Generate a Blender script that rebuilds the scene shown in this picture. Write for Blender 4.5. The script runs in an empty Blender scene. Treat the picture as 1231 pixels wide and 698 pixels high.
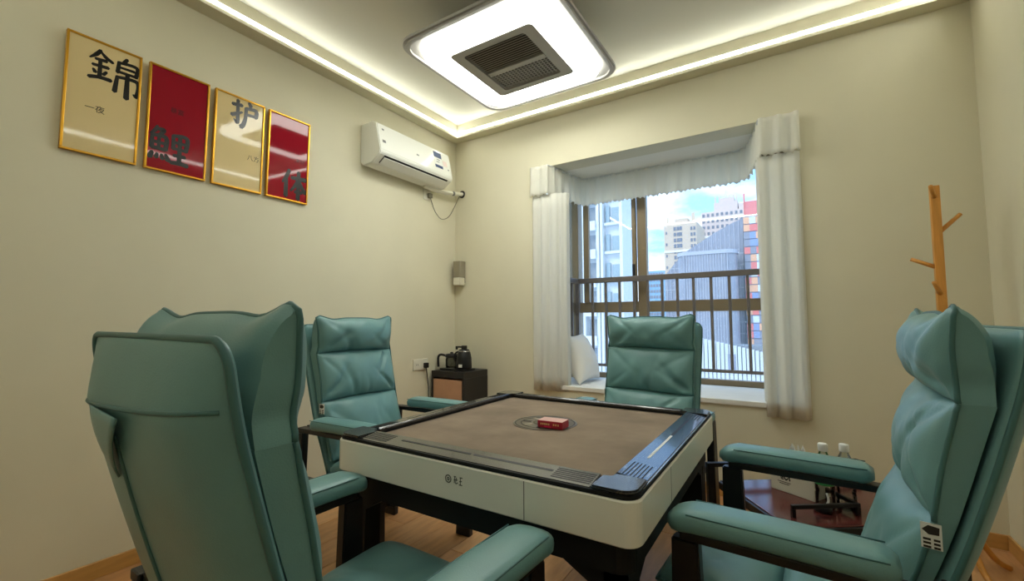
import bpy, bmesh, math, random
from mathutils import Vector, Matrix
random.seed(7)
PI = math.pi
scene = bpy.context.scene
col = scene.collection

# ------------------------------------------------------------------ camera
CAM = Vector((2.579, 0.0, 1.1))
cam_d = bpy.data.cameras.new('camera'); cam = bpy.data.objects.new('camera', cam_d); col.objects.link(cam)
R_ = Vector((0.843488, 0.53713, -0.004422)); U_ = Vector((0.039143, -0.053253, 0.997814)); F_ = Vector((-0.53572, 0.841817, 0.065943))
m = Matrix.Identity(4)
for i in range(3):
    m[i][0] = R_[i]; m[i][1] = U_[i]; m[i][2] = -F_[i]; m[i][3] = CAM[i]
cam.matrix_world = m
cam_d.sensor_fit = 'HORIZONTAL'; cam_d.sensor_width = 36.0; cam_d.lens = 531.72 / 1231 * 36.0
cam_d.clip_start = 0.02; cam_d.clip_end = 2000
scene.camera = cam

# ------------------------------------------------------------------ view, world, sun
vs = scene.view_settings
vs.view_transform = 'Standard'; vs.look = 'None'; vs.gamma = 1.0; vs.use_curve_mapping = False
vs.exposure = 1.2

LAMP_E = 7.0       # ceiling lamp diffuser
LED_E = 12.0        # cove strip
SKY_E = 1.45
SUN_E = 0.8

W = bpy.data.worlds.new('sky'); scene.world = W; W.use_nodes = True
nt = W.node_tree; nt.nodes.clear()
tc = nt.nodes.new('ShaderNodeTexCoord'); mp = nt.nodes.new('ShaderNodeMapping'); mp.inputs['Scale'].default_value = (1.0, 1.0, 3.2)
nz = nt.nodes.new('ShaderNodeTexNoise'); nz.inputs['Scale'].default_value = 2.6; nz.inputs['Detail'].default_value = 7; nz.inputs['Roughness'].default_value = 0.55
rp = nt.nodes.new('ShaderNodeValToRGB'); rp.color_ramp.elements[0].position = 0.47; rp.color_ramp.elements[1].position = 0.66
rp.color_ramp.elements[0].color = (0.19, 0.36, 0.66, 1); rp.color_ramp.elements[1].color = (0.86, 0.95, 1.0, 1)
bgn = nt.nodes.new('ShaderNodeBackground'); bgn.inputs['Strength'].default_value = SKY_E
ow = nt.nodes.new('ShaderNodeOutputWorld')
nt.links.new(tc.outputs['Generated'], mp.inputs['Vector']); nt.links.new(mp.outputs[0], nz.inputs['Vector'])
nt.links.new(nz.outputs['Fac'], rp.inputs['Fac']); nt.links.new(rp.outputs[0], bgn.inputs['Color']); nt.links.new(bgn.outputs[0], ow.inputs[0])

sun_d = bpy.data.lights.new('sun', 'SUN'); sun_d.energy = SUN_E; sun_d.angle = math.radians(20); sun_d.color = (1, 0.97, 0.92)
sun = bpy.data.objects.new('sun', sun_d); col.objects.link(sun); sun.location = (0, -20, 40)
sun.rotation_euler = (math.radians(52), 0, math.radians(-28))

# daylight portal in the bay window (guides sampling, gives no light itself)
pd = bpy.data.lights.new('window_portal', 'AREA'); pd.shape = 'RECTANGLE'; pd.size = 1.75; pd.size_y = 1.75; pd.cycles.is_portal = True
po = bpy.data.objects.new('window_portal', pd); col.objects.link(po); po.location = (1.7, 3.85, 1.45); po.rotation_euler = (math.radians(-90), 0, 0)

# ------------------------------------------------------------------ materials
def srgb(r, g, b):
    def f(c):
        c /= 255.0
        return c / 12.92 if c <= 0.04045 else ((c + 0.055) / 1.055) ** 2.4
    return (f(r), f(g), f(b), 1.0)

MATS = {}
def mat(name, color, rough=0.5, metal=0.0, spec=0.5, coat=0.0, noise=0.0, nscale=20.0, bump=0.0, bscale=200.0, emit=None, estr=0.0, sheen=0.0, trans=0.0, ior=1.45, alpha=1.0, stretch=(1, 1, 1)):
    if name in MATS: return MATS[name]
    M = bpy.data.materials.new(name); M.use_nodes = True
    t = M.node_tree; b = t.nodes['Principled BSDF']
    b.inputs['Base Color'].default_value = color
    b.inputs['Roughness'].default_value = rough; b.inputs['Metallic'].default_value = metal
    b.inputs['Specular IOR Level'].default_value = spec; b.inputs['Coat Weight'].default_value = coat
    b.inputs['Coat Roughness'].default_value = 0.08
    b.inputs['Sheen Weight'].default_value = sheen
    b.inputs['Transmission Weight'].default_value = trans; b.inputs['IOR'].default_value = ior; b.inputs['Alpha'].default_value = alpha
    if emit: b.inputs['Emission Color'].default_value = emit; b.inputs['Emission Strength'].default_value = estr
    if noise or bump:
        tcn = t.nodes.new('ShaderNodeTexCoord'); mpn = t.nodes.new('ShaderNodeMapping'); mpn.inputs['Scale'].default_value = stretch
        t.links.new(tcn.outputs['Object'], mpn.inputs['Vector'])
    if noise:
        n = t.nodes.new('ShaderNodeTexNoise'); n.inputs['Scale'].default_value = nscale; n.inputs['Detail'].default_value = 5
        t.links.new(mpn.outputs[0], n.inputs['Vector'])
        r = t.nodes.new('ShaderNodeValToRGB')
        r.color_ramp.elements[0].position = 0.3; r.color_ramp.elements[1].position = 0.7
        c = color
        r.color_ramp.elements[0].color = (c[0] * (1 - noise), c[1] * (1 - noise), c[2] * (1 - noise), 1)
        r.color_ramp.elements[1].color = (min(1, c[0] * (1 + noise)), min(1, c[1] * (1 + noise)), min(1, c[2] * (1 + noise)), 1)
        t.links.new(n.outputs['Fac'], r.inputs['Fac']); t.links.new(r.outputs[0], b.inputs['Base Color'])
    if bump:
        n2 = t.nodes.new('ShaderNodeTexNoise'); n2.inputs['Scale'].default_value = bscale; n2.inputs['Detail'].default_value = 3
        t.links.new(mpn.outputs[0], n2.inputs['Vector'])
        bp = t.nodes.new('ShaderNodeBump'); bp.inputs['Strength'].default_value = bump; bp.inputs['Distance'].default_value = 0.002
        t.links.new(n2.outputs['Fac'], bp.inputs['Height']); t.links.new(bp.outputs[0], b.inputs['Normal'])
    MATS[name] = M
    return M

WALL = mat('wall_paint', srgb(220, 214, 190), 0.85, spec=0.2, noise=0.02, nscale=3, bump=0.08, bscale=260)
CEIL = mat('ceiling_paint', srgb(214, 211, 196), 0.9, spec=0.2)
SOFF = mat('soffit_paint', srgb(214, 208, 184), 0.85, spec=0.2)
BAYW = mat('bay_paint', srgb(238, 234, 222), 0.85, spec=0.2)
SILL = mat('sill_cover', srgb(232, 230, 224), 0.7, spec=0.3, noise=0.03, nscale=9, bump=0.2, bscale=30)
TEAL = mat('teal_leather', srgb(106, 148, 149), 0.36, spec=0.5, noise=0.05, nscale=9, bump=0.22, bscale=420)
TEALD = mat('teal_piping', srgb(70, 110, 110), 0.45, spec=0.4, bump=0.15, bscale=420)
BLACK = mat('black_frame', srgb(24, 23, 24), 0.38, spec=0.5)
BLACKM = mat('black_matte', srgb(20, 20, 21), 0.6, spec=0.3)
WHITEP = mat('white_gloss_plastic', srgb(232, 230, 220), 0.2, spec=0.5)
RIM = mat('table_rim_plastic', srgb(40, 38, 40), 0.26, spec=0.8, coat=0.6)
RIMG = mat('rim_groove', srgb(18, 18, 20), 0.5)
STEEL = mat('brushed_steel', srgb(190, 192, 195), 0.25, metal=1.0)
FELT = mat('brown_felt', srgb(142, 126, 110), 0.95, spec=0.1, noise=0.18, nscale=7, bump=0.3, bscale=700)
GOLD = mat('gold_frame', srgb(206, 152, 48), 0.28, metal=0.85)
CREAMP = mat('cream_print', srgb(222, 200, 150), 0.05, spec=0.35)
REDP = mat('red_print', srgb(150, 24, 40), 0.05, spec=0.35)
INK = mat('black_ink', srgb(22, 20, 20), 0.25)
INKR = mat('faint_ink', srgb(70, 14, 22), 0.25)
ACW = mat('white_appliance', srgb(232, 232, 224), 0.15, spec=0.5)
ACG = mat('grey_print', srgb(120, 122, 122), 0.5)
BLUEL = mat('label_blue', srgb(52, 72, 112), 0.5)
PAPER = mat('paper_white', srgb(228, 228, 224), 0.6)
BRONZE = mat('bronze_aluminium', srgb(150, 132, 104), 0.4, metal=0.1, spec=0.5)
RAILM = mat('rail_paint', srgb(116, 108, 102), 0.4, metal=0.1)
WOODC = mat('coat_stand_wood', srgb(214, 150, 70), 0.45, noise=0.12, nscale=12, stretch=(6, 6, 0.6))
PLANK = [mat('floor_plank_%d' % i, c, 0.32, spec=0.45, noise=0.16, nscale=7, stretch=(5, 0.7, 1)) for i, c in enumerate([srgb(196, 146, 98), srgb(186, 136, 90), srgb(204, 156, 108), srgb(180, 130, 84)])]
SKIRT = mat('skirting_wood', srgb(196, 148, 84), 0.4, noise=0.1, nscale=8, stretch=(1, 1, 6))
MAHOG = mat('mahogany_top', srgb(92, 44, 40), 0.16, spec=0.6, noise=0.15, nscale=8, stretch=(1, 6, 1))
DRAWF = mat('drawer_front', srgb(190, 146, 116), 0.45, noise=0.05, nscale=10)
CABB = mat('cabinet_black', srgb(40, 36, 34), 0.45)
LAMPG = mat('lamp_grey', srgb(168, 165, 160), 0.4)
LAMPD = mat('lamp_dark', srgb(52, 50, 48), 0.5)
LAMPE = mat('lamp_diffuser', srgb(250, 248, 240), 0.5, emit=(0.97, 1.0, 0.92, 1), estr=LAMP_E)
LEDM = mat('led_strip', srgb(250, 250, 245), 0.5, emit=(0.97, 1.0, 0.92, 1), estr=LED_E)
GREYB = mat('sconce_grey', srgb(150, 142, 122), 0.35, metal=0.2)
SCOW = mat('sconce_glass', srgb(226, 220, 200), 0.3, spec=0.5)
SOCK = mat('socket_plastic', srgb(226, 222, 206), 0.35)
REDBOX = mat('red_pack', srgb(168, 32, 56), 0.3)
PINKT = mat('pack_top', srgb(226, 178, 170), 0.4)
GREENL = mat('green_label', srgb(60, 150, 84), 0.4)
CORD = mat('black_cord', srgb(28, 26, 24), 0.5)
CORDG = mat('grey_cord', srgb(120, 116, 100), 0.5)

def fabric(name, color, tr):
    M = bpy.data.materials.new(name); M.use_nodes = True; t = M.node_tree; t.nodes.clear()
    o = t.nodes.new('ShaderNodeOutputMaterial'); d = t.nodes.new('ShaderNodeBsdfDiffuse'); d.inputs[0].default_value = color
    l = t.nodes.new('ShaderNodeBsdfTranslucent'); l.inputs[0].default_value = color
    mx = t.nodes.new('ShaderNodeMixShader'); mx.inputs[0].default_value = tr
    w = t.nodes.new('ShaderNodeTexNoise'); w.inputs['Scale'].default_value = 900
    bp = t.nodes.new('ShaderNodeBump'); bp.inputs['Strength'].default_value = 0.15; bp.inputs['Distance'].default_value = 0.001
    t.links.new(w.outputs[0], bp.inputs['Height']); t.links.new(bp.outputs[0], d.inputs['Normal'])
    t.links.new(d.outputs[0], mx.inputs[1]); t.links.new(l.outputs[0], mx.inputs[2]); t.links.new(mx.outputs[0], o.inputs[0])
    return M
CURT = fabric('curtain_cloth', srgb(248, 246, 238), 0.5)
PILW = mat('pillow_cloth', srgb(236, 232, 224), 0.9, spec=0.1, bump=0.2, bscale=300)

def pane_mat():
    M = bpy.data.materials.new('window_glass'); M.use_nodes = True; t = M.node_tree; t.nodes.clear()
    o = t.nodes.new('ShaderNodeOutputMaterial'); tr = t.nodes.new('ShaderNodeBsdfTransparent'); tr.inputs[0].default_value = (0.96, 0.98, 0.98, 1)
    g = t.nodes.new('ShaderNodeBsdfGlossy'); g.inputs['Roughness'].default_value = 0.02
    mx = t.nodes.new('ShaderNodeMixShader'); mx.inputs[0].default_value = 0.05
    d = t.nodes.new('ShaderNodeBsdfTranslucent'); d.inputs[0].default_value = (0.9, 0.92, 0.95, 1)
    mx2 = t.nodes.new('ShaderNodeMixShader')
    tcn = t.nodes.new('ShaderNodeTexCoord'); mpn = t.nodes.new('ShaderNodeMapping'); mpn.inputs['Scale'].default_value = (1, 1, 0.35)
    v = t.nodes.new('ShaderNodeTexVoronoi'); v.inputs['Scale'].default_value = 75
    r = t.nodes.new('ShaderNodeValToRGB'); r.color_ramp.elements[0].position = 0.07; r.color_ramp.elements[0].color = (0.6, 0.6, 0.6, 1)
    r.color_ramp.elements[1].position = 0.15; r.color_ramp.elements[1].color = (0.05, 0.05, 0.05, 1)
    t.links.new(tcn.outputs['Object'], mpn.inputs[0]); t.links.new(mpn.outputs[0], v.inputs['Vector']); t.links.new(v.outputs['Distance'], r.inputs[0])
    t.links.new(tr.outputs[0], mx.inputs[1]); t.links.new(g.outputs[0], mx.inputs[2])
    t.links.new(r.outputs[0], mx2.inputs[0]); t.links.new(mx.outputs[0], mx2.inputs[1]); t.links.new(d.outputs[0], mx2.inputs[2]); t.links.new(mx2.outputs[0], o.inputs[0])
    return M
PANE = pane_mat()
def clear_mat(name, tint, gl=0.12, rough=0.03):
    M = bpy.data.materials.new(name); M.use_nodes = True; t = M.node_tree; t.nodes.clear()
    o = t.nodes.new('ShaderNodeOutputMaterial'); tr = t.nodes.new('ShaderNodeBsdfTransparent'); tr.inputs[0].default_value = tint
    g = t.nodes.new('ShaderNodeBsdfGlossy'); g.inputs['Roughness'].default_value = rough
    fr = t.nodes.new('ShaderNodeFresnel'); fr.inputs[0].default_value = 1.5
    mx = t.nodes.new('ShaderNodeMixShader')
    t.links.new(fr.outputs[0], mx.inputs[0]); t.links.new(tr.outputs[0], mx.inputs[1]); t.links.new(g.outputs[0], mx.inputs[2]); t.links.new(mx.outputs[0], o.inputs[0])
    return M
CLEAR = clear_mat('clear_plastic', (0.86, 0.9, 0.88, 1))
GLASSD = clear_mat('smoked_glass', (0.45, 0.45, 0.42, 1))

# ------------------------------------------------------------------ mesh helpers
def link(name, bm, material, parent=None, smooth=False, loc=None, rot=None):
    me = bpy.data.meshes.new(name)
    bmesh.ops.recalc_face_normals(bm, faces=bm.faces)
    bm.to_mesh(me); bm.free()
    if smooth:
        for p in me.polygons: p.use_smooth = True
    if material: me.materials.append(material)
    o = bpy.data.objects.new(name, me); col.objects.link(o)
    if parent: o.parent = parent
    if loc: o.location = loc
    if rot: o.rotation_euler = rot
    return o

def inst(name, src, parent=None, loc=None, rot=None, scale=None, material=None):
    o = bpy.data.objects.new(name, src.data); col.objects.link(o)
    if parent: o.parent = parent
    if loc: o.location = loc
    if rot: o.rotation_euler = rot
    if scale: o.scale = scale
    return o

def tag(o, label, cat, group=None):
    o['label'] = label; o['category'] = cat
    if group: o['group'] = group
    return o
def struct(o, label=None):
    o['kind'] = 'structure'
    if label: o['label'] = label
    return o
def thing(name, label, cat, loc=(0, 0, 0), rz=0.0, group=None):
    o = bpy.data.objects.new(name, None); col.objects.link(o); o.empty_display_size = 0.05
    o.location = loc; o.rotation_euler = (0, 0, rz)
    return tag(o, label, cat, group)

def box(bm, x0, x1, y0, y1, z0, z1, bev=0.0, seg=2):
    b2 = bmesh.new()
    vs_ = [b2.verts.new((x, y, z)) for x in (x0, x1) for y in (y0, y1) for z in (z0, z1)]
    for f in ((0, 1, 3, 2), (4, 6, 7, 5), (0, 4, 5, 1), (2, 3, 7, 6), (0, 2, 6, 4), (1, 5, 7, 3)):
        b2.faces.new([vs_[i] for i in f])
    bmesh.ops.recalc_face_normals(b2, faces=b2.faces)
    if bev > 0: bmesh.ops.bevel(b2, geom=b2.edges[:], offset=bev, segments=seg, affect='EDGES', profile=0.6)
    merge(bm, b2)
    return bm

def merge(bm, b2):
    mp_ = {v: bm.verts.new(v.co) for v in b2.verts}
    for f in b2.faces: bm.faces.new([mp_[v] for v in f.verts])
    b2.free()

def newbox(*a, **k):
    return box(bmesh.new(), *a, **k)

def prism(bm, pts, axis, a0, a1, bev=0.0):
    """pts: 2D polygon; axis 'x','y','z' extrusion; the pair is the two other axes in xyz order"""
    b2 = bmesh.new()
    def mk(p, a):
        if axis == 'x': return (a, p[0], p[1])
        if axis == 'y': return (p[0], a, p[1])
        return (p[0], p[1], a)
    lo = [b2.verts.new(mk(p, a0)) for p in pts]; hi = [b2.verts.new(mk(p, a1)) for p in pts]
    n = len(pts)
    b2.faces.new(lo); b2.faces.new(hi)
    for i in range(n): b2.faces.new((lo[i], lo[(i + 1) % n], hi[(i + 1) % n], hi[i]))
    bmesh.ops.recalc_face_normals(b2, faces=b2.faces)
    if bev: bmesh.ops.bevel(b2, geom=b2.edges[:], offset=bev, segments=2, affect='EDGES')
    merge(bm, b2); return bm

def rrect(x0, x1, y0, y1, r, n=6):
    out = []
    for cx_, cy_, a0 in ((x1 - r, y1 - r, 0), (x0 + r, y1 - r, PI / 2), (x0 + r, y0 + r, PI), (x1 - r, y0 + r, 1.5 * PI)):
        for i in range(n + 1):
            a = a0 + PI / 2 * i / n
            out.append((cx_ + r * math.cos(a), cy_ + r * math.sin(a)))
    return out

def ring_prism(bm, outer, inner, z0, z1):
    n = len(outer)
    V = [[bm.verts.new((p[0], p[1], z)) for p in L] for L, z in ((outer, z0), (inner, z0), (outer, z1), (inner, z1))]
    for i in range(n):
        j = (i + 1) % n
        bm.faces.new((V[0][i], V[0][j], V[1][j], V[1][i])); bm.faces.new((V[2][i], V[2][j], V[3][j], V[3][i]))
        bm.faces.new((V[0][i], V[0][j], V[2][j], V[2][i])); bm.faces.new((V[1][i], V[1][j], V[3][j], V[3][i]))
    return bm

def catmull(pts, n=8, closed=False):
    P = [Vector(p) for p in pts]
    if len(P) < 3: return P
    out = []; N = len(P)
    rng = range(N) if closed else range(N - 1)
    for i in rng:
        if closed: p0, p1, p2, p3 = P[(i - 1) % N], P[i], P[(i + 1) % N], P[(i + 2) % N]
        else: p0, p1, p2, p3 = P[max(i - 1, 0)], P[i], P[i + 1], P[min(i + 2, N - 1)]
        for k in range(n):
            t_ = k / n
            out.append(0.5 * ((2 * p1) + (-p0 + p2) * t_ + (2 * p0 - 5 * p1 + 4 * p2 - p3) * t_ ** 2 + (-p0 + 3 * p1 - 3 * p2 + p3) * t_ ** 3))
    if not closed: out.append(P[-1])
    return out

def tube(bm, pts, r, seg=8, closed=False, cap=True):
    P = [Vector(p) for p in pts]; N = len(P)
    rings = []; up = Vector((0, 0, 1)); prev = None
    for i in range(N):
        if closed: d = P[(i + 1) % N] - P[i - 1]
        else: d = P[min(i + 1, N - 1)] - P[max(i - 1, 0)]
        if d.length < 1e-9: d = Vector((0, 0, 1))
        d.normalize()
        if prev is None:
            a = up if abs(d.dot(up)) < 0.9 else Vector((1, 0, 0))
            s = d.cross(a).normalized()
        else:
            s = (prev - d * prev.dot(d))
            s = s.normalized() if s.length > 1e-6 else d.orthogonal().normalized()
        prev = s; q = d.cross(s)
        rr = r[i] if isinstance(r, (list, tuple)) else r
        rings.append([bm.verts.new(P[i] + (s * math.cos(2 * PI * k / seg) + q * math.sin(2 * PI * k / seg)) * rr) for k in range(seg)])
    for i in range(N if closed else N - 1):
        A, B = rings[i], rings[(i + 1) % N]
        for k in range(seg): bm.faces.new((A[k], A[(k + 1) % seg], B[(k + 1) % seg], B[k]))
    if cap and not closed:
        bm.faces.new(rings[0]); bm.faces.new(rings[-1])
    return bm

def lathe(bm, prof, seg=20, c=(0, 0, 0)):
    rings = []
    for r, z in prof:
        rings.append([bm.verts.new((c[0] + r * math.cos(2 * PI * k / seg), c[1] + r * math.sin(2 * PI * k / seg), c[2] + z)) for k in range(seg)])
    for A, B in zip(rings, rings[1:]):
        for k in range(seg): bm.faces.new((A[k], A[(k + 1) % seg], B[(k + 1) % seg], B[k]))
    bm.faces.new(rings[0]); bm.faces.new(rings[-1])
    return bm

def grid(bm, nu, nv, fn):
    V = [[bm.verts.new(fn(i / nu, j / nv)) for i in range(nu + 1)] for j in range(nv + 1)]
    for j in range(nv):
        for i in range(nu): bm.faces.new((V[j][i], V[j][i + 1], V[j + 1][i + 1], V[j + 1][i]))
    return V

def interp(tab, z):
    """tab sorted by z ascending: (z, value); smooth cubic"""
    if z <= tab[0][0]: return tab[0][1]
    if z >= tab[-1][0]: return tab[-1][1]
    for i in range(len(tab) - 1):
        if tab[i][0] <= z <= tab[i + 1][0]:
            z0, v0 = tab[i]; z1, v1 = tab[i + 1]
            def sl(k):
                k = max(0, min(len(tab) - 1, k)); a = max(k - 1, 0); b = min(k + 1, len(tab) - 1)
                return (tab[b][1] - tab[a][1]) / (tab[b][0] - tab[a][0])
            h = z1 - z0; t = (z - z0) / h; m0 = sl(i) * h; m1 = sl(i + 1) * h
            return (2 * t ** 3 - 3 * t ** 2 + 1) * v0 + (t ** 3 - 2 * t ** 2 + t) * m0 + (-2 * t ** 3 + 3 * t ** 2) * v1 + (t ** 3 - t ** 2) * m1

def ribbon(bm, pts, ws, d0, d1, n=6, frame=None):
    """brush stroke: pts 2D, ws widths; extruded d0..d1 along the normal; frame(u,v,d)->3D"""
    C_ = catmull([(p[0], p[1], 0) for p in pts], n) if len(pts) > 2 else [Vector((pts[0][0], pts[0][1], 0)).lerp(Vector((pts[1][0], pts[1][1], 0)), i / 4) for i in range(5)]
    L = []; Rr = []; N = len(C_)
    for i, p in enumerate(C_):
        d = (C_[min(i + 1, N - 1)] - C_[max(i - 1, 0)]).normalized(); nrm = Vector((-d.y, d.x, 0))
        t = i / (N - 1) * (len(ws) - 1); k = min(int(t), len(ws) - 2); w = ws[k] + (ws[k + 1] - ws[k]) * (t - k)
        L.append(p + nrm * w / 2); Rr.append(p - nrm * w / 2)
    # rounded heads
    hd = (C_[0] - C_[1]).normalized() * ws[0] * 0.35; tl = (C_[-1] - C_[-2]).normalized() * ws[-1] * 0.35
    for a, b in zip(range(N - 1), range(1, N)):
        q = [L[a], L[b], Rr[b], Rr[a]]
        top = [bm.verts.new(frame(v.x, v.y, d1)) for v in q]
        bm.faces.new(top)
    h = [L[0], Rr[0], C_[0] + hd]; bm.faces.new([bm.verts.new(frame(v.x, v.y, d1)) for v in h])
    h = [L[-1], C_[-1] + tl, Rr[-1]]; bm.faces.new([bm.verts.new(frame(v.x, v.y, d1)) for v in h])

# ------------------------------------------------------------------ room shell
RX, YW, YB = 3.403, 3.094, -0.60       # right wall, window wall, unseen wall behind the camera, set close to bounce light
ZC, ZS = 2.84, 2.721                    # ceiling, soffit underside
BX0, BX1, BZ0, BZ1, BY = 0.845, 2.615, 0.565, 2.327, 3.80   # bay opening
T = 0.18
fl = struct(link('floor', newbox(-T, RX + T, YB - T, YW + T, -0.12, -0.012), BLACKM), 'orange brown wood plank floor')
# planks
pw, pl_ = 0.19, 1.22
px0 = 0.0; k = 0; src_plank = []
for mt in PLANK:
    o = link('plank', newbox(0.0015, pw - 0.0015, 0.0015, pl_ - 0.0015, -0.012, 0.0, bev=0.0012, seg=1), mt, fl); src_plank.append(o)
used = set()
while px0 < RX:
    off = YB - (k * 0.43) % pl_
    y = off
    while y < YW:
        i = random.randrange(4)
        if px0 + pw <= RX + 0.1 and y + pl_ > YB:
            if i not in used: o = src_plank[i]; used.add(i); o.location = (px0, y, 0)
            else: inst('plank', src_plank[i], fl, (px0, y, 0))
        y += pl_
    px0 += pw; k += 1

struct(link('wall_left', newbox(-T, 0, YB - T, YW + T, 0, ZC + 0.1), WALL), 'plain cream wall with four framed pictures')
struct(link('wall_right', newbox(RX, RX + T, YB - T, YW + T, 0, ZC + 0.1), WALL), 'plain cream wall behind the coat stand')
struct(link('wall_back', newbox(0, RX, YB - T, YB, 0, ZC + 0.1), WALL), 'plain cream wall behind the camera')
bm = bmesh.new()
box(bm, 0, BX0, YW, YW + T, 0, ZC + 0.1); box(bm, BX1, RX, YW, YW + T, 0, ZC + 0.1)
box(bm, BX0, BX1, YW, YW + T, 0, BZ0); box(bm, BX0, BX1, YW, YW + T, BZ1, ZC + 0.1)
struct(link('wall_window', bm, WALL), 'cream wall with bay window opening')
struct(link('ceiling', newbox(0, RX, YB, YW, ZC, ZC + 0.1), CEIL), 'recessed off-white ceiling')
SW = 0.099
bm = bmesh.new()
ring_prism(bm, [(0, YB), (RX, YB), (RX, YW), (0, YW)], [(SW, YB + SW), (RX - SW, YB + SW), (RX - SW, YW - SW), (SW, YW - SW)], ZS, ZC)
sof = struct(link('trim_1', bm, SOFF), 'cream dropped soffit edging around the ceiling')
# led strips set in the soffit's inner faces, one per side
e = 0.003
for nm, b in (('a', (SW - e, SW + e, YB + SW, YW - SW)), ('b', (SW + e, RX - SW - e, YW - SW - e, YW - SW + e)), ('c', (RX - SW - e, RX - SW + e, YB + SW, YW - SW)), ('d', (SW + e, RX - SW - e, YB + SW - e, YB + SW + e))):
    link('led_strip', newbox(b[0], b[1], b[2], b[3], 2.746, 2.764), LEDM, sof)['label'] = 'glowing white light line'
# shadow-gap bead under the ceiling
# baseboards
bm = newbox(0.0, 0.012, YB, YW, 0, 0.07, bev=0.002, seg=1); struct(link('baseboard_left', bm, SKIRT), 'golden wood skirting along picture wall')
bm = newbox(RX - 0.012, RX, YB, YW, 0, 0.07, bev=0.002, seg=1); struct(link('baseboard_right', bm, SKIRT), 'golden wood skirting behind coat stand')
bm = newbox(0.012, RX - 0.012, YW - 0.012, YW, 0, 0.07, bev=0.002, seg=1); struct(link('baseboard_window', bm, SKIRT), 'golden wood skirting under the window')

# ------------------------------------------------------------------ bay window
struct(link('window_sill', newbox(BX0 - 0.02, BX1 + 0.02, YW - 0.012, BY + 0.06, BZ0, 0.598, bev=0.006), SILL), 'white padded window seat')
struct(link('ceiling_bay', newbox(BX0 - 0.1, BX1 + 0.1, YW + T - 0.0, BY + 0.15, BZ1, BZ1 + 0.15), BAYW), 'off-white ceiling of the window bay')
struct(link('floor_bay', newbox(BX0 - 0.1, BX1 + 0.1, YW + T, BY + 0.15, BZ0 - 0.2, BZ0 - 0.001), BAYW), 'concrete ledge beneath the window seat')
struct(link('wall_bay', newbox(BX1, BX1 + 0.15, YW + T, BY + 0.15, BZ0, BZ1), BAYW), 'off-white side wall of window bay')

win = struct(link('window_1', bmesh.new(), None), 'bronze aluminium bay window')
def wpart(name, mtl, *b, bev=0.003):
    return link(name, newbox(*b, bev=bev, seg=1), mtl, win)
yb0, yb1 = 3.70, 3.76
# back face frame members
wpart('corner_post', BRONZE, 0.862, 0.950, yb0 - 0.02, yb1 + 0.02, 0.598, BZ1)
wpart('frame_head', BRONZE, 0.950, BX1, yb0, yb1, BZ1 - 0.05, BZ1)
wpart('frame_bottom', BRONZE, 0.950, BX1, yb0, yb1, 0.598, 0.64)
wpart('mullion', BRONZE, 1.482, 1.558, yb0, yb1, 0.64, BZ1 - 0.05)
wpart('jamb', BRONZE, BX1 - 0.06, BX1, yb0, yb1, 0.64, BZ1 - 0.05)
wpart('transom', BRONZE, 0.950, 1.482, yb0, yb1, 1.16, 1.25)
wpart('transom', BRONZE, 1.558, BX1 - 0.06, yb0, yb1, 1.16, 1.25)
# open casement sash at left
sx0, sx1 = 1.005, 1.478
sash = link('sash', newbox(sx0, sx0 + 0.05, yb0 - 0.03, yb0 + 0.01, 1.25, BZ1 - 0.05, bev=0.003, seg=1), BRONZE, win)
link('sash_stile', newbox(1.446, 1.478, yb0 - 0.03, yb0 + 0.01, 1.25, BZ1 - 0.05, bev=0.003, seg=1), BRONZE, win)
link('handle', newbox(1.452, 1.470, yb0 - 0.055, yb0 - 0.03, 1.45, 1.56, bev=0.004), BLACK, sash)
for b in ((0.95, 1.482, 0.64, 1.16), (0.95, 1.482, 1.25, BZ1 - 0.05), (1.558, BX1 - 0.06, 0.64, 1.16), (1.558, BX1 - 0.06, 1.25, BZ1 - 0.05)):
    link('pane', newbox(b[0], b[1], 3.728, 3.732, b[2], b[3]), PANE, win)
# left return glazing
wpart('frame_head', BRONZE, 0.862, 0.92, YW + T, yb0 - 0.02, BZ1 - 0.05, BZ1)
wpart('frame_bottom', BRONZE, 0.862, 0.92, YW + T, yb0 - 0.02, 0.598, 0.64)
wpart('mullion', BRONZE, 0.862, 0.92, 3.45, 3.50, 0.64, BZ1 - 0.05)
wpart('jamb', BRONZE, 0.862, 0.92, YW + T, YW + T + 0.05, 0.64, BZ1 - 0.05)
wpart('transom', BRONZE, 0.862, 0.92, YW + T + 0.05, 3.45, 1.16, 1.25)
wpart('transom', BRONZE, 0.862, 0.92, 3.50, yb0 - 0.02, 1.16, 1.25)
for b in ((YW + T + 0.05, 3.45, 0.64, 1.16), (3.50, yb0 - 0.02, 0.64, 1.16), (YW + T + 0.05, 3.45, 1.25, BZ1 - 0.05), (3.50, yb0 - 0.02, 1.25, BZ1 - 0.05)):
    link('pane', newbox(0.889, 0.893, b[0], b[1], b[2], b[3]), PANE, win)

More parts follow.
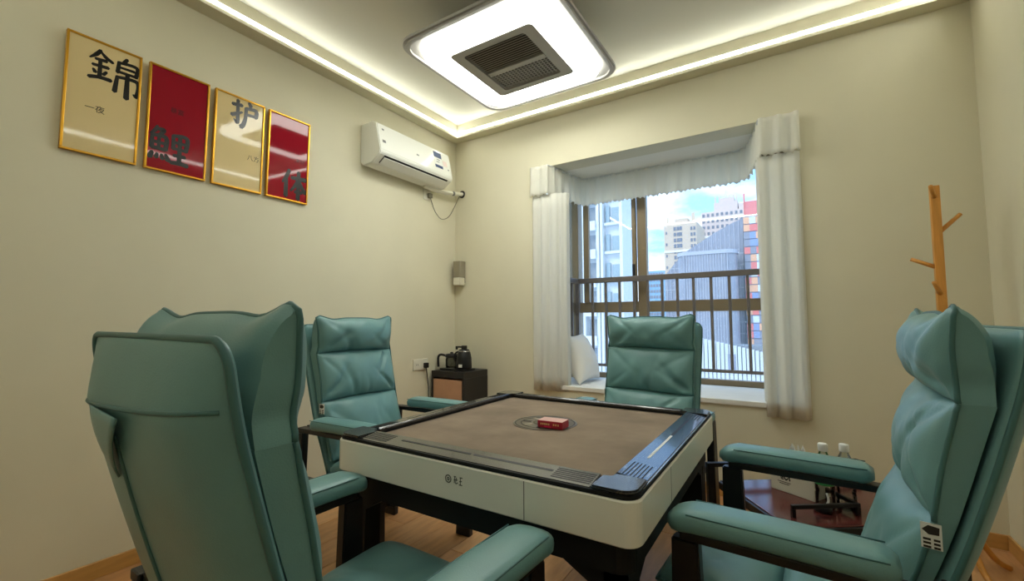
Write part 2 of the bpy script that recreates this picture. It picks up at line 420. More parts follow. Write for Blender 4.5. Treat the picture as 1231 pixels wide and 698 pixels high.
# safety railing inside the bay
rail = thing('safety_railing', 'grey brown metal safety railing across the bay window', 'railing', (0, 0, 0.598))
zo = -0.598
link('top_rail', newbox(0.975, 2.60, 3.58, 3.62, 1.412 + zo, 1.455 + zo, bev=0.004), RAILM, rail)
link('bottom_rail', newbox(0.975, 2.60, 3.587, 3.613, 0.705 + zo, 0.728 + zo, bev=0.003), RAILM, rail)
link('top_rail', newbox(0.955, 0.995, YW + T + 0.005, 3.58, 1.412 + zo, 1.455 + zo, bev=0.004), RAILM, rail)
link('bottom_rail', newbox(0.962, 0.988, YW + T + 0.005, 3.587, 0.705 + zo, 0.728 + zo, bev=0.003), RAILM, rail)
bal = None
for x in (1.114, 1.235, 1.356, 1.478, 1.59, 1.703, 1.819, 1.938, 2.062, 2.186, 2.306, 2.426, 2.546):
    if bal is None: bal = link('baluster', newbox(-0.010, 0.010, -0.010, 0.010, 0.728 + zo, 1.412 + zo, bev=0.002, seg=1), RAILM, rail, loc=(x, 3.60, 0))
    else: inst('baluster', bal, rail, (x, 3.60, 0))
for y in (3.36, 3.48): inst('baluster', bal, rail, (0.975, y, 0))
link('post', newbox(0.958, 0.992, 3.583, 3.617, 0.0, 1.412 + zo, bev=0.003), RAILM, rail)
link('post', newbox(2.565, 2.60, 3.583, 3.617, 0.0, 1.412 + zo, bev=0.003), RAILM, rail)

# curtains: cloth sheets with folds along a track
def cloth(name, path, z_top, z_bot, amp, wl, mtl, parent, nz=14, scallop=0.0, flare=0.0, hemwave=0.0, seed=1):
    """path: list of (x,y); folds follow the arc length"""
    rnd = random.Random(seed)
    P = [Vector((p[0], p[1], 0)) for p in path]; L = [0]
    for a, b in zip(P, P[1:]): L.append(L[-1] + (b - a).length)
    tot = L[-1]; n = int(tot / wl * 10) + 4
    def at(s):
        for i in range(len(P) - 1):
            if s <= L[i + 1] + 1e-9:
                t = (s - L[i]) / (L[i + 1] - L[i]); d = (P[i + 1] - P[i]).normalized()
                return P[i].lerp(P[i + 1], t), Vector((d.y, -d.x, 0))
        return P[-1], Vector((0, -1, 0))
    ph = [rnd.uniform(-0.5, 0.5) for _ in range(int(tot / wl) + 3)]
    am = [rnd.uniform(0.6, 1.25) for _ in range(int(tot / wl) + 3)]
    def fn(u, v):
        s = u * tot; p, nrm = at(s); c = s / wl; i = int(c)
        a = am[i] * (1 - (c - i)) + am[i + 1] * (c - i); f = ph[i] * (1 - (c - i)) + ph[i + 1] * (c - i)
        z = z_top + (z_bot - z_top) * v
        if scallop: z += scallop * abs(math.sin(PI * s / 0.035)) * v
        if hemwave: z += hemwave * math.sin(2 * PI * c) * v
        k = amp * a * (0.45 + 0.55 * v) * math.sin(2 * PI * c + f * 2)
        k += amp * 0.25 * math.sin(4.3 * PI * c + 3 * f + v * 1.5)
        q = p + nrm * (k + flare * v)
        return (q.x, q.y, z)
    b_ = bmesh.new(); grid(b_, n, nz, fn)
    o = link(name, b_, mtl, parent, smooth=True)
    md = o.modifiers.new('cloth_thickness', 'SOLIDIFY'); md.thickness = 0.0025; md.offset = 0
    return o

cl = thing('curtain', 'white curtain panel hanging left of bay window beside pillow', 'curtain', (1.0, YW - 0.03, 0.55), group='bay window curtains')
def rel(path, o): return [(x - o[0], y - o[1]) for x, y in path]
o_ = (1.0, YW - 0.03)
cloth('cloth_panel', rel([(0.828, YW - 0.030), (0.98, YW - 0.034), (1.07, YW - 0.02), (1.125, YW + 0.04)], o_), 2.09 - 0.55, 0.004, 0.017, 0.088, CURT, cl, seed=3)
cr = thing('curtain', 'white curtain panel hanging right of bay window toward coat stand', 'curtain', (2.52, YW - 0.03, 0.52), group='bay window curtains')
o_ = (2.52, YW - 0.03)
cloth('cloth_panel', rel([(2.415, YW + 0.06), (2.43, YW - 0.03), (2.55, YW - 0.038), (2.645, YW - 0.026)], o_), 2.09 - 0.52, 0.0, 0.015, 0.085, CURT, cr, seed=5)
va = thing('curtain_valance', 'white ruffled valance with scalloped hem around bay ceiling', 'valance', (1.7, 3.6, 2.0))
o_ = (1.7, 3.6)
path = [(0.825, YW - 0.055), (0.985, YW - 0.055), (1.00, YW + 0.04), (1.055, 3.52), (1.14, 3.545), (2.27, 3.545), (2.335, 3.50), (2.425, YW + 0.04), (2.44, YW - 0.06), (2.648, YW - 0.05)]
cloth('ruffle', rel(path, o_), 0.322, 0.075, 0.017, 0.10, CURT, va, nz=8, scallop=0.018, seed=9)
b_ = bmesh.new(); tube(b_, [(x - o_[0], y - o_[1], 0.316) for x, y in path[1:-1]], 0.006, 6); link('track', b_, PAPER, va)
# shadow rod ends
# sill pillow
def puff(w, h, d, nu=26, nv=26, pw_=0.45):
    b_ = bmesh.new()
    def shape(u, v, s):
        a = max(0.0, 1 - abs(u) ** 2.2); b = max(0.0, 1 - abs(v) ** 2.2)
        t = (a * b) ** pw_
        cx = u * (1 - 0.10 * (1 - v * v)); cy = v * (1 - 0.10 * (1 - u * u))
        wr = 0.05 * math.sin(7 * u + 3 * v) * math.sin(5 * v - 2 * u) * t
        return (cx * w / 2, s * (t + wr) * d / 2, cy * h / 2)
    grid(b_, nu, nv, lambda a, c: shape(a * 2 - 1, c * 2 - 1, 1)); grid(b_, nu, nv, lambda a, c: shape(a * 2 - 1, c * 2 - 1, -1))
    bmesh.ops.remove_doubles(b_, verts=b_.verts, dist=1e-5)
    return b_
pil = link('pillow', puff(0.42, 0.41, 0.20, pw_=0.5), PILW, None, True, loc=(1.095, 3.375, 0.598 + 0.192), rot=(math.radians(-22), 0, math.radians(90)))
tag(pil, 'white square pillow leaning on the window seat', 'pillow')

# ------------------------------------------------------------------ framed calligraphy
def strokes_kam():   # 錦
    return [
     ([(.22, .98), (.14, .84), (.02, .70)], [.05, .06, .02]), ([(.22, .95), (.32, .84), (.46, .76)], [.03, .06, .05]),
     ([(.13, .72), (.34, .74)], [.05, .06]), ([(.08, .55), (.38, .58)], [.05, .06]), ([(.22, .72), (.22, .25)], [.05, .06]),
     ([(.10, .44), (.14, .36)], [.04, .06]), ([(.35, .46), (.29, .36)], [.04, .05]), ([(.02, .20), (.20, .26), (.44, .27)], [.06, .06, .07]),
     ([(.74, 1.0), (.68, .88)], [.05, .06]), ([(.58, .86), (.56, .56)], [.05, .06]), ([(.58, .84), (.94, .86), (.93, .58)], [.05, .06, .06]),
     ([(.60, .72), (.90, .73)], [.04, .05]), ([(.57, .59), (.92, .60)], [.05, .05]),
     ([(.56, .46), (.52, .02)], [.05, .07]), ([(.56, .44), (.97, .46), (.98, .08), (.90, .10)], [.05, .07, .08, .03]), ([(.76, .57), (.76, -.08)], [.06, .08])]
def strokes_lei():   # 鲤
    return [
     ([(.20, 1.0), (.14, .86), (.03, .74)], [.05, .07, .03]), ([(.20, .92), (.36, .92), (.26, .76)], [.06, .08, .06]),
     ([(.08, .74), (.08, .36)], [.06, .08]), ([(.08, .72), (.42, .72), (.42, .36)], [.06, .08, .08]), ([(.10, .54), (.40, .54)], [.06, .06]),
     ([(.25, .72), (.25, .36)], [.06, .06]), ([(.08, .37), (.42, .37)], [.07, .07]),
     ([(.10, .24), (.04, .08)], [.06, .10]), ([(.22, .22), (.20, .10)], [.05, .08]), ([(.33, .22), (.36, .09)], [.05, .08]), ([(.43, .24), (.50, .08)], [.05, .10]),
     ([(.60, .86), (.62, .46)], [.06, .08]), ([(.60, .85), (.96, .86), (.94, .46)], [.06, .08, .08]), ([(.62, .66), (.93, .67)], [.06, .06]), ([(.62, .48), (.93, .48)], [.06, .06]),
     ([(.78, .84), (.78, .06)], [.07, .08]), ([(.63, .28), (.93, .29)], [.06, .07]), ([(.56, .05), (.80, .07), (1.0, .05)], [.07, .08, .09])]
def strokes_wu():    # 护
    return [
     ([(.04, .78), (.40, .84)], [.09, .10]), ([(.24, 1.0), (.25, .5), (.24, .10), (.10, .22)], [.09, .09, .10, .02]), ([(.02, .34), (.20, .44), (.42, .58)], [.10, .09, .05]),
     ([(.66, 1.04), (.74, .92)], [.08, .11]), ([(.56, .78), (.94, .82), (.96, .58), (.90, .52)], [.08, .10, .11, .06]), ([(.56, .54), (.92, .56)], [.08, .08]),
     ([(.56, .80), (.55, .40), (.48, .10), (.38, -.04)], [.09, .09, .11, .12])]
def strokes_tai():   # 体
    return [
     ([(.28, 1.0), (.18, .74), (.02, .50)], [.09, .10, .05]), ([(.17, .66), (.17, .02)], [.10, .12]),
     ([(.38, .74), (.98, .76)], [.09, .11]), ([(.68, 1.0), (.68, -.02)], [.10, .12]), ([(.66, .72), (.54, .46), (.36, .24)], [.08, .09, .05]),
     ([(.70, .72), (.82, .46), (1.0, .26)], [.08, .10, .12]), ([(.54, .24), (.84, .25)], [.08, .09])]

def text_mesh(body, size):
    cu = bpy.data.curves.new('t', 'FONT'); cu.body = body; cu.size = size; cu.align_x = 'CENTER'; cu.align_y = 'CENTER'
    ob = bpy.data.objects.new('t', cu); col.objects.link(ob)
    dg = bpy.context.evaluated_depsgraph_get()
    me = bpy.data.meshes.new_from_object(ob.evaluated_get(dg)); bpy.data.objects.remove(ob)
    return me

def framed(y0, y1, z0, z1, pm, strokes, sbox, label, small, sm, stext, ink, inks):
    w, h = y1 - y0, z1 - z0; lean = math.radians(1.5)
    t = thing('framed_calligraphy', label, 'picture', (0.002, (y0 + y1) / 2, z0), group='calligraphy pictures on the left wall')
    t.rotation_euler = (0, lean, 0)
    fw, fd = 0.009, 0.020
    for b in ((-w / 2, w / 2, 0, fw), (-w / 2, w / 2, h - fw, h)): link('frame_rail', newbox(0, fd, b[0], b[1], b[2], b[3], bev=0.002), GOLD, t)
    for b in ((-w / 2, -w / 2 + fw, fw, h - fw), (w / 2 - fw, w / 2, fw, h - fw)): link('frame_stile', newbox(0, fd, b[0], b[1], b[2], b[3], bev=0.002), GOLD, t)
    pn = link('print', newbox(0.002, 0.014, -w / 2 + fw, w / 2 - fw, fw, h - fw), pm, t)
    u0, u1, v0, v1 = sbox
    def fr(u, v, d): return (0.0140 + d, -w / 2 + (u0 + u * (u1 - u0)) * w, (v0 + v * (v1 - v0)) * h)
    b_ = bmesh.new()
    for k_, (pts, ws) in enumerate(strokes): ribbon(b_, pts, [w_ * 1.55 for w_ in ws], 0, 0.0003 + 0.00001 * k_, frame=fr)
    link('lettering', b_, ink, pn)['label'] = 'large brushed Chinese character'
    me = text_mesh(stext, sm); me.materials.append(inks)
    o = bpy.data.objects.new('lettering', me); col.objects.link(o); o.parent = pn
    o.location = (0.0144, -w / 2 + small[0] * w, small[1] * h); o.rotation_euler = (PI / 2, 0, PI / 2)
    o['label'] = 'small Chinese lettering'
ZF0, ZF1 = 1.826, 2.341
framed(0.506, 0.763, ZF0, ZF1, CREAMP, strokes_kam(), (.28, .97, .60, .93), 'leftmost gold framed cream picture with large black character at its top', (.40, .40), 0.034, '一夜', INK, INK)
framed(0.792, 1.050, ZF0, ZF1, REDP, strokes_lei(), (.05, .68, .09, .42), 'gold framed red picture between the two cream ones', (.47, .61), 0.030, '暴富', INK, INKR)
framed(1.078, 1.338, ZF0, ZF1, CREAMP, strokes_wu(), (.31, .84, .69, .96), 'gold framed cream picture between the two red ones', (.80, .37), 0.034, '八方', INK, INK)
framed(1.364, 1.623, ZF0, ZF1, REDP, strokes_tai(), (.36, .95, .05, .37), 'rightmost gold framed red picture nearest the air conditioner', (.78, .50), 0.030, '来财', INK, INKR)

# ------------------------------------------------------------------ air conditioner
ac = thing('air_conditioner', 'white wall-mounted split air conditioner near the room corner', 'air conditioner', (0, 2.42, 2.20))
ya, yb = -0.385, 0.385
prof = [(0.0, 0.03), (0.0, 0.305), (0.13, 0.305), (0.165, 0.285), (0.212, 0.085), (0.205, 0.06), (0.12, 0.005), (0.03, 0.0)]
b_ = bmesh.new()
b2 = bmesh.new(); lo = [b2.verts.new((p[0], ya, p[1])) for p in prof]; hi = [b2.verts.new((p[0], yb, p[1])) for p in prof]
b2.faces.new(lo); b2.faces.new(hi)
for i in range(len(prof)): b2.faces.new((lo[i], lo[(i + 1) % len(prof)], hi[(i + 1) % len(prof)], hi[i]))
bmesh.ops.recalc_face_normals(b2, faces=b2.faces); bmesh.ops.bevel(b2, geom=b2.edges[:], offset=0.006, segments=3, affect='EDGES'); merge(b_, b2)
body = link('body', b_, ACW, ac)
# louver slot and flap under the front panel
def ac_pt(s, off):  # point along lower slanted face
    a = Vector((0.205, 0, 0.06)); b = Vector((0.12, 0, 0.005)); p = a.lerp(b, s); n = Vector((0.543, 0, -0.84)); return p + n * off
b_ = bmesh.new(); q = [ac_pt(0.07, 0.002), ac_pt(0.80, 0.002), ac_pt(0.80, -0.01), ac_pt(0.07, -0.01)]
prism(b_, [(0, 0)] * 0 + [(v.x, v.z) for v in q], 'y', ya + 0.05, yb - 0.05); link('air_slot', b_, BLACKM, ac)
b_ = bmesh.new(); q = [ac_pt(0.22, 0.0075), ac_pt(0.84, 0.0075), ac_pt(0.84, 0.0025), ac_pt(0.22, 0.0025)]
prism(b_, [(v.x, v.z) for v in q], 'y', ya + 0.055, yb - 0.055); link('louver', b_, ACW, ac)
fn_ = Vector((0.974, 0, 0.228))
def acf(y, t, d):  # on the front panel: t 0 bottom..1 top
    p = Vector((0.212, y, 0.085)).lerp(Vector((0.165, y, 0.285)), t) + fn_ * d; return p
def decal(name, mtl, y0, y1, t0, t1, d=0.0008, lab=None):
    b_ = bmesh.new(); A = [acf(y0, t0, d), acf(y1, t0, d), acf(y1, t1, d), acf(y0, t1, d)]; B = [acf(y0, t0, -0.0005), acf(y1, t0, -0.0005), acf(y1, t1, -0.0005), acf(y0, t1, -0.0005)]
    va_ = [b_.verts.new(p) for p in A]; vb_ = [b_.verts.new(p) for p in B]
    b_.faces.new(va_); b_.faces.new(vb_)
    for i in range(4): b_.faces.new((va_[i], va_[(i + 1) % 4], vb_[(i + 1) % 4], vb_[i]))
    return link(name, b_, mtl, ac)
st = decal('energy_label', PAPER, 0.185, 0.275, 0.22, 0.90); st['label'] = 'blue and white energy sticker'
decal('sticker_band', BLUEL, 0.185, 0.275, 0.66, 0.90, 0.0014)
decal('sticker_band', ACG, 0.215, 0.250, 0.56, 0.59, 0.0014); decal('sticker_band', ACG, 0.205, 0.240, 0.46, 0.49, 0.0014); decal('sticker_band', BLUEL, 0.185, 0.275, 0.22, 0.34, 0.0014)
decal('sticker', mat('sticker_pink', srgb(226, 206, 200), 0.5), 0.285, 0.335, 0.40, 0.62)
decal('logo', ACG, -0.02, 0.005, 0.36, 0.42); decal('sensor', ACG, -0.355, -0.325, 0.30, 0.40); decal('sensor', ACG, -0.345, -0.325, 0.78, 0.84); decal('logo', ACG, 0.335, 0.350, 0.26, 0.31)
link('display_window', newbox(0.166, 0.172, 0.30, 0.325, 0.031, 0.045), BLACK, ac, rot=None)
# refrigerant pipe to the wall hole
b_ = bmesh.new(); tube(b_, catmull([(0.06, 0.20, 0.0), (0.065, 0.36, -0.005), (0.072, 0.52, 0.012), (0.080, 0.672, 0.035)], 6), 0.018, 10)
link('pipe', b_, SOCK, ac, True)
b_ = bmesh.new(); tube(b_, [(0.074, 0.54, 0.014), (0.075, 0.56, 0.018)], 0.0195, 10); link('pipe_tape', b_, ACG, ac, True)
b_ = bmesh.new(); tube(b_, [(0.080, 0.6725, 0.036), (0.080, 0.668, 0.036)], 0.034, 14); link('wall_sleeve', b_, CABB, ac, True)

def socket(name, label, c, w, h, axis, n=1):
    t = thing(name, label, 'socket', c)
    link('plate', newbox(0, 0.009, -w / 2, w / 2, -h / 2, h / 2, bev=0.003), SOCK, t)
    for i in range(n):
        y = (i - (n - 1) / 2) * w / n
        link('insert', newbox(0.009, 0.0105, y - 0.022, y + 0.022, -0.022, 0.022, bev=0.0005, seg=1), SOCK, t)
        link('slot', newbox(0.0105, 0.0108, y - 0.010, y - 0.006, -0.008, 0.008), CABB, t); link('slot', newbox(0.0105, 0.0108, y + 0.006, y + 0.010, -0.008, 0.008), CABB, t)
    return t
socket('wall_socket', 'white wall socket just beneath the air conditioner', (0, 2.715, 2.155), 0.085, 0.085, 'x')
socket('wall_socket', 'white double wall socket beside the black cabinet', (0, 2.655, 0.742), 0.165, 0.088, 'x', 2)
pc = thing('power_cord', 'thin grey power cord looping under the air conditioner', 'cord', (0.011, 2.73, 2.145))
b_ = bmesh.new(); tube(b_, catmull([(0.012, 0, 0), (0.020, 0.02, -0.06), (0.024, 0.06, -0.13), (0.03, 0.13, -0.175), (0.04, 0.21, -0.14), (0.05, 0.27, -0.05), (0.06, 0.315, 0.04), (0.066, 0.338, 0.075)], 8), 0.0038, 8); link('cable', b_, CORDG, pc, True)
link('plug', newbox(0.0, 0.028, -0.020, 0.020, -0.018, 0.022, bev=0.006), CORDG, pc)
pk = thing('power_cord', 'black power cord hanging from the double socket', 'cord', (0.011, 2.70, 0.735))
b_ = bmesh.new(); tube(b_, catmull([(0.012, 0, 0), (0.018, 0.005, -0.06), (0.012, 0.025, -0.14), (0.006, 0.04, -0.22), (0.006, 0.042, -0.42)], 8), 0.004, 8); link('cable', b_, CORD, pk, True)
link('plug', newbox(0.0, 0.03, -0.019, 0.019, -0.024, 0.018, bev=0.007), CORD, pk)

# ------------------------------------------------------------------ wall sconce
sc = thing('wall_sconce', 'small grey and white wall lamp in the room corner', 'lamp', (0.083, YW, 1.40))
link('backplate', newbox(-0.035, 0.035, -0.012, 0, 0.03, 0.22, bev=0.003), GREYB, sc)
b_ = bmesh.new(); ring_prism(b_, rrect(-0.040, 0.040, -0.085, -0.012, 0.012), rrect(-0.034, 0.034, -0.079, -0.018, 0.009), 0.075, 0.218); link('shade', b_, GREYB, sc, False)
link('diffuser', newbox(-0.039, 0.039, -0.084, -0.012, 0.005, 0.075, bev=0.010, seg=3), SCOW, sc)
link('inner_tube', newbox(-0.018, 0.018, -0.062, -0.03, 0.075, 0.20, bev=0.006), CABB, sc)

# ------------------------------------------------------------------ bedside cabinet with kettles
cb = thing('cabinet', 'small black cabinet with pinkish drawer fronts in the corner', 'cabinet', (0.203, 2.90, 0))
x0, x1, y0, y1 = -0.17, 0.17, -0.14, 0.175
link('top_panel', newbox(x0, x1, y0 - 0.004, y1, 0.635, 0.685, bev=0.003), CABB, cb)
link('side_panel', newbox(x0, x0 + 0.02, y0, y1, 0.03, 0.635), CABB, cb); link('side_panel', newbox(x1 - 0.02, x1, y0, y1, 0.03, 0.635), CABB, cb)
link('back_panel', newbox(x0 + 0.02, x1 - 0.02, y1 - 0.012, y1, 0.03, 0.635), CABB, cb); link('base', newbox(x0 + 0.01, x1 - 0.01, y0 + 0.02, y1 - 0.012, 0.0, 0.05), CABB, cb)
for z in (0.44, 0.25, 0.06):
    d = link('drawer', newbox(x0 + 0.022, x1 - 0.024, y0 - 0.003, y0 + 0.20, z, z + 0.18, bev=0.002), DRAWF, cb)
    link('finger_pull', newbox(x0 + 0.03, x1 - 0.03, y0 - 0.006, y0 - 0.003, z + 0.004, z + 0.010), CABB, d)
tr = thing('kettle_base', 'flat black electric base under both kettles', 'kettle base', (0.19, 2.90, 0.685))
link('plate', newbox(-0.13, 0.13, -0.075, 0.075, 0, 0.014, bev=0.005), BLACK, tr); link('heating_disc', lathe(bmesh.new(), [(0.055, 0.014), (0.055, 0.017), (0.05, 0.018)], 20, (-0.065, 0, 0)), STEEL, tr, False)
gk = thing('glass_kettle', 'small glass teapot with black lid and handle', 'kettle', (0.128, 2.90, 0.7032))
link('bowl', lathe(bmesh.new(), [(0.048, 0), (0.052, 0.01), (0.052, 0.07), (0.046, 0.085)], 24), GLASSD, gk, True)
link('rim_band', lathe(bmesh.new(), [(0.047, 0.082), (0.056, 0.086), (0.056, 0.104), (0.048, 0.112), (0.02, 0.116)], 24), BLACK, gk, True)
link('lid_knob', lathe(bmesh.new(), [(0.012, 0.114), (0.014, 0.124), (0.006, 0.128)], 14), BLACK, gk, True)
b_ = bmesh.new(); tube(b_, catmull([(-0.04, -0.03, 0.098), (-0.075, -0.05, 0.106), (-0.095, -0.06, 0.09), (-0.098, -0.06, 0.04), (-0.096, -0.058, 0.005)], 6), 0.010, 8); link('handle', b_, BLACK, gk, True)
bk = thing('electric_kettle', 'tall black kettle with a spout arm on top', 'kettle', (0.268, 2.89, 0.6992))
link('body', lathe(bmesh.new(), [(0.062, 0), (0.065, 0.012), (0.062, 0.09), (0.052, 0.135), (0.047, 0.142)], 28), BLACK, bk, True)
link('rim_band', lathe(bmesh.new(), [(0.048, 0.141), (0.050, 0.143), (0.050, 0.148), (0.046, 0.150)], 28), STEEL, bk, True)
link('lid', lathe(bmesh.new(), [(0.046, 0.149), (0.040, 0.158), (0.018, 0.160)], 24), BLACK, bk, True)
b_ = newbox(-0.02, 0.022, -0.014, 0.014, 0.158, 0.190, bev=0.004); box(b_, -0.085, -0.015, -0.009, 0.009, 0.170, 0.184, bev=0.004); box(b_, -0.085, -0.070, -0.008, 0.008, 0.155, 0.176, bev=0.003); link('spout_arm', b_, BLACK, bk)
b_ = bmesh.new(); tube(b_, catmull([(-0.05, -0.01, 0.14), (-0.078, -0.02, 0.12), (-0.082, -0.02, 0.07), (-0.062, -0.012, 0.03)], 6), 0.008, 8); link('handle', b_, BLACK, bk, True)
link('sticker', newbox(-0.004, 0.030, -0.0670, -0.0630, 0.016, 0.040), PAPER, bk)

# ------------------------------------------------------------------ ceiling fan lamp
LX, LY = 1.222, 2.165
lp = thing('ceiling_lamp', 'square grey ceiling fan lamp with glowing white ring', 'ceiling lamp', (LX, LY, 2.62))
H = 0.49
link('mounting_box', newbox(-0.25, 0.25, -0.25, 0.25, 0.065, 0.2195, bev=0.01), LAMPD, lp)
b_ = bmesh.new(); prism(b_, rrect(-H, H, -H, H, 0.11, 8), 'z', 0.035, 0.052); prism(b_, rrect(-H + 0.02, H - 0.02, -H + 0.02, H - 0.02, 0.10, 8), 'z', 0.0521, 0.066); link('housing', b_, LAMPG, lp)
b_ = bmesh.new(); ring_prism(b_, rrect(-H + 0.012, H - 0.012, -H + 0.012, H - 0.012, 0.105, 8), rrect(-H + 0.032, H - 0.032, -H + 0.032, H - 0.032, 0.10, 8), 0.022, 0.0349); link('trim_ring', b_, LAMPG, lp)
b_ = bmesh.new(); ring_prism(b_, rrect(-0.418, 0.418, -0.418, 0.418, 0.14, 10), rrect(-0.275, 0.275, -0.275, 0.275, 0.03, 10), 0.006, 0.0349); link('diffuser', b_, LAMPE, lp)['label'] = 'glowing white light ring'
b_ = bmesh.new(); ring_prism(b_, rrect(-0.274, 0.274, -0.274, 0.274, 0.03, 10), rrect(-0.205, 0.205, -0.225, 0.225, 0.02, 10), 0.002, 0.0349); link('grille_frame', b_, LAMPG, lp)
link('grille_back', newbox(-0.204, 0.204, -0.224, 0.224, 0.028, 0.0349), LAMPD, lp)
link('cross_bar', newbox(-0.20, 0.20, 0.005, 0.045, 0.006, 0.022, bev=0.004), LAMPG, lp)
sl = None
for i in range(12):
    y = -0.215 + i * 0.0185
    if sl is None: sl = link('slat', newbox(-0.20, 0.20, -0.0055, 0.0055, 0, 0.004), LAMPG, lp, loc=(0, y, 0.012), rot=(math.radians(35), 0, 0))
    else: inst('slat', sl, lp, (0, y, 0.012), (math.radians(35), 0, 0))
b_ = bmesh.new()
for i in range(18): box(b_, -0.20 + i * 0.0232, -0.20 + i * 0.0232 + 0.004, 0.048, 0.222, 0.012, 0.018)
for i in range(9): box(b_, -0.20, 0.20, 0.050 + i * 0.021, 0.050 + i * 0.021 + 0.004, 0.0125, 0.0185)
link('mesh_grille', b_, LAMPG, lp)
link('sensor', lathe(bmesh.new(), [(0.006, 0.0), (0.007, 0.004), (0.007, 0.008)], 12, (-0.185, 0.028, -0.001)), PAPER, lp, True)
hp = None
for x in (-0.17, -0.12, -0.07):
    b_ = bmesh.new(); tube(b_, [(x, -0.2508, 0.14), (x, -0.249, 0.14)], 0.010, 10); link('vent_hole', b_, LAMPG, lp)

# ------------------------------------------------------------------ mahjong table
TX, TY, HX, HY = 1.866, 1.313, 0.451, 0.466
TK = 1.0435
tb = thing('game_table', 'square white and black automatic tile game table in the room centre', 'table', (TX, TY, 0))
tb.scale = (TK, TK, TK); tb.location = (CAM.x - (CAM.x - TX) * TK, TY * TK, 1.1 - 1.1 * TK)
Z0 = (TK - 1) * 1.1 / TK      # local height of the floor
# white apron: four side panels with rounded corners
ou = rrect(-HX, HX, -HY, HY, 0.034, 8); inn = rrect(-HX + 0.02, HX - 0.02, -HY + 0.02, HY - 0.02, 0.02, 8)
b_ = bmesh.new(); ring_prism(b_, ou, inn, 0.664, 0.752); bmesh.ops.recalc_face_normals(b_, faces=b_.faces)
ed = [e_ for e_ in b_.edges if abs(e_.verts[0].co.z - e_.verts[1].co.z) < 1e-6 and abs((e_.verts[0].co - e_.verts[1].co).length) > 0 and max(abs(e_.verts[0].co.x) / HX, abs(e_.verts[0].co.y) / HY) > 0.965]
ap = link('apron', b_, WHITEP, tb)
ap.modifiers.new('edge_round', 'BEVEL').width = 0.003
# panel seams
link('panel_seam', newbox(0.2015, 0.2030, -HY - 0.0004, -HY + 0.004, 0.667, 0.749), CABB, tb)
link('panel_seam', newbox(HX - 0.004, HX + 0.0004, -0.20, -0.1985, 0.667, 0.749), CABB, tb)
# underbody tapering to legs
b_ = bmesh.new(); prism(b_, rrect(-HX + 0.022, HX - 0.022, -HY + 0.022, HY - 0.022, 0.04, 6), 'z', 0.60, 0.735); link('underbody', b_, BLACKM, tb)
for sx in (-1, 1):
    for sy in (-1, 1):
        b_ = bmesh.new(); a = HX - 0.03; c_ = HY - 0.03
        # leg: tapered post with bracket shoulders
        pts = [(0, 0.6005), (0.15, 0.6005), (0.075, 0.560), (0.060, 0.07), (0.0, 0.07)]
        prism(b_, [(sx * (a - p[0]), p[1]) for p in pts], 'y', sy * c_, sy * (c_ - 0.05))
        prism(b_, [(sy * (c_ - p[0]), p[1]) for p in pts], 'x', sx * (a - 0.001), sx * (a - 0.051))
        lg = link('leg', b_, BLACKM, tb)
        link('foot', lathe(bmesh.new(), [(0.03, Z0), (0.032, Z0 + 0.008), (0.026, 0.07)], 14, (sx * (a - 0.034), sy * (c_ - 0.034), 0)), CABB, lg, True)
# rim
ri = 0.078; zt = 0.768
b_ = bmesh.new(); ring_prism(b_, rrect(-HX + 0.004, HX - 0.004, -HY + 0.004, HY - 0.004, 0.034, 8), rrect(-HX + ri, HX - ri, -HY + ri, HY - ri, 0.012, 8), 0.7525, 0.760); link('rim_base', b_, BLACKM, tb)
cn = 0.10
def zr(d): return zt - 0.006 + (d - 0.010) / 0.068 * 0.009      # rim top: slopes down to the outside
def strip(bm_, ax, s_, d0, d1, a0, a1, up):
    """sloped strip on the rim; d measured inward from the outer edge, a along the edge"""
    half = HY if ax == 'x' else HX
    pts = [(s_ * (half - d0), zr(d0) - 0.001), (s_ * (half - d0), zr(d0) + up), (s_ * (half - d1), zr(d1) + up), (s_ * (half - d1), zr(d1) - 0.001)]
    return prism(bm_, pts, ax, a0, a1)
def rail_bm(ax, s_, a0, a1):
    half = HY if ax == 'x' else HX
    pts = [(s_ * (half - 0.010), 0.7601), (s_ * (half - 0.010), zr(0.010)), (s_ * (half - 0.074), zr(0.074)), (s_ * (half - ri), zr(0.074) - 0.003), (s_ * (half - ri), 0.7601)]
    return prism(bmesh.new(), pts, ax, a0, a1, bev=0.0012)
for ax, L_ in (('x', HX), ('y', HY)):
    for s_ in (-1, 1):
        r_ = link('rim_rail', rail_bm(ax, s_, -L_ + cn, L_ - cn), RIM, tb)
        for i in range(6):
            d = 0.022 + i * 0.008
            for c0 in (-L_ + cn + 0.05, L_ - cn - 0.05): link('rib', strip(bmesh.new(), ax, s_, d, d + 0.0024, c0 - 0.045, c0 + 0.045, 0.0006), RIMG, r_)
        link('chip_slot', strip(bmesh.new(), ax, s_, 0.043, 0.051, 0.03, 0.25, 0.0004), RIMG, r_)
        link('light_bar', strip(bmesh.new(), ax, s_, 0.044, 0.050, -0.22, 0.02, 0.0006), PAPER if (ax == 'y' and s_ > 0) else RIMG, r_)
        half = HY if ax == 'x' else HX
        p0, p1 = sorted((s_ * (half - 0.0095), s_ * (half - 0.0055)))
        b4 = (-L_ + 0.06, L_ - 0.06, p0, p1) if ax == 'x' else (p0, p1, -L_ + 0.06, L_ - 0.06)
        link('edge_strip', newbox(*b4, 0.7602, zt - 0.0072, bev=0.0008, seg=1), STEEL if (ax == 'y' and s_ > 0) else BLACK, tb)
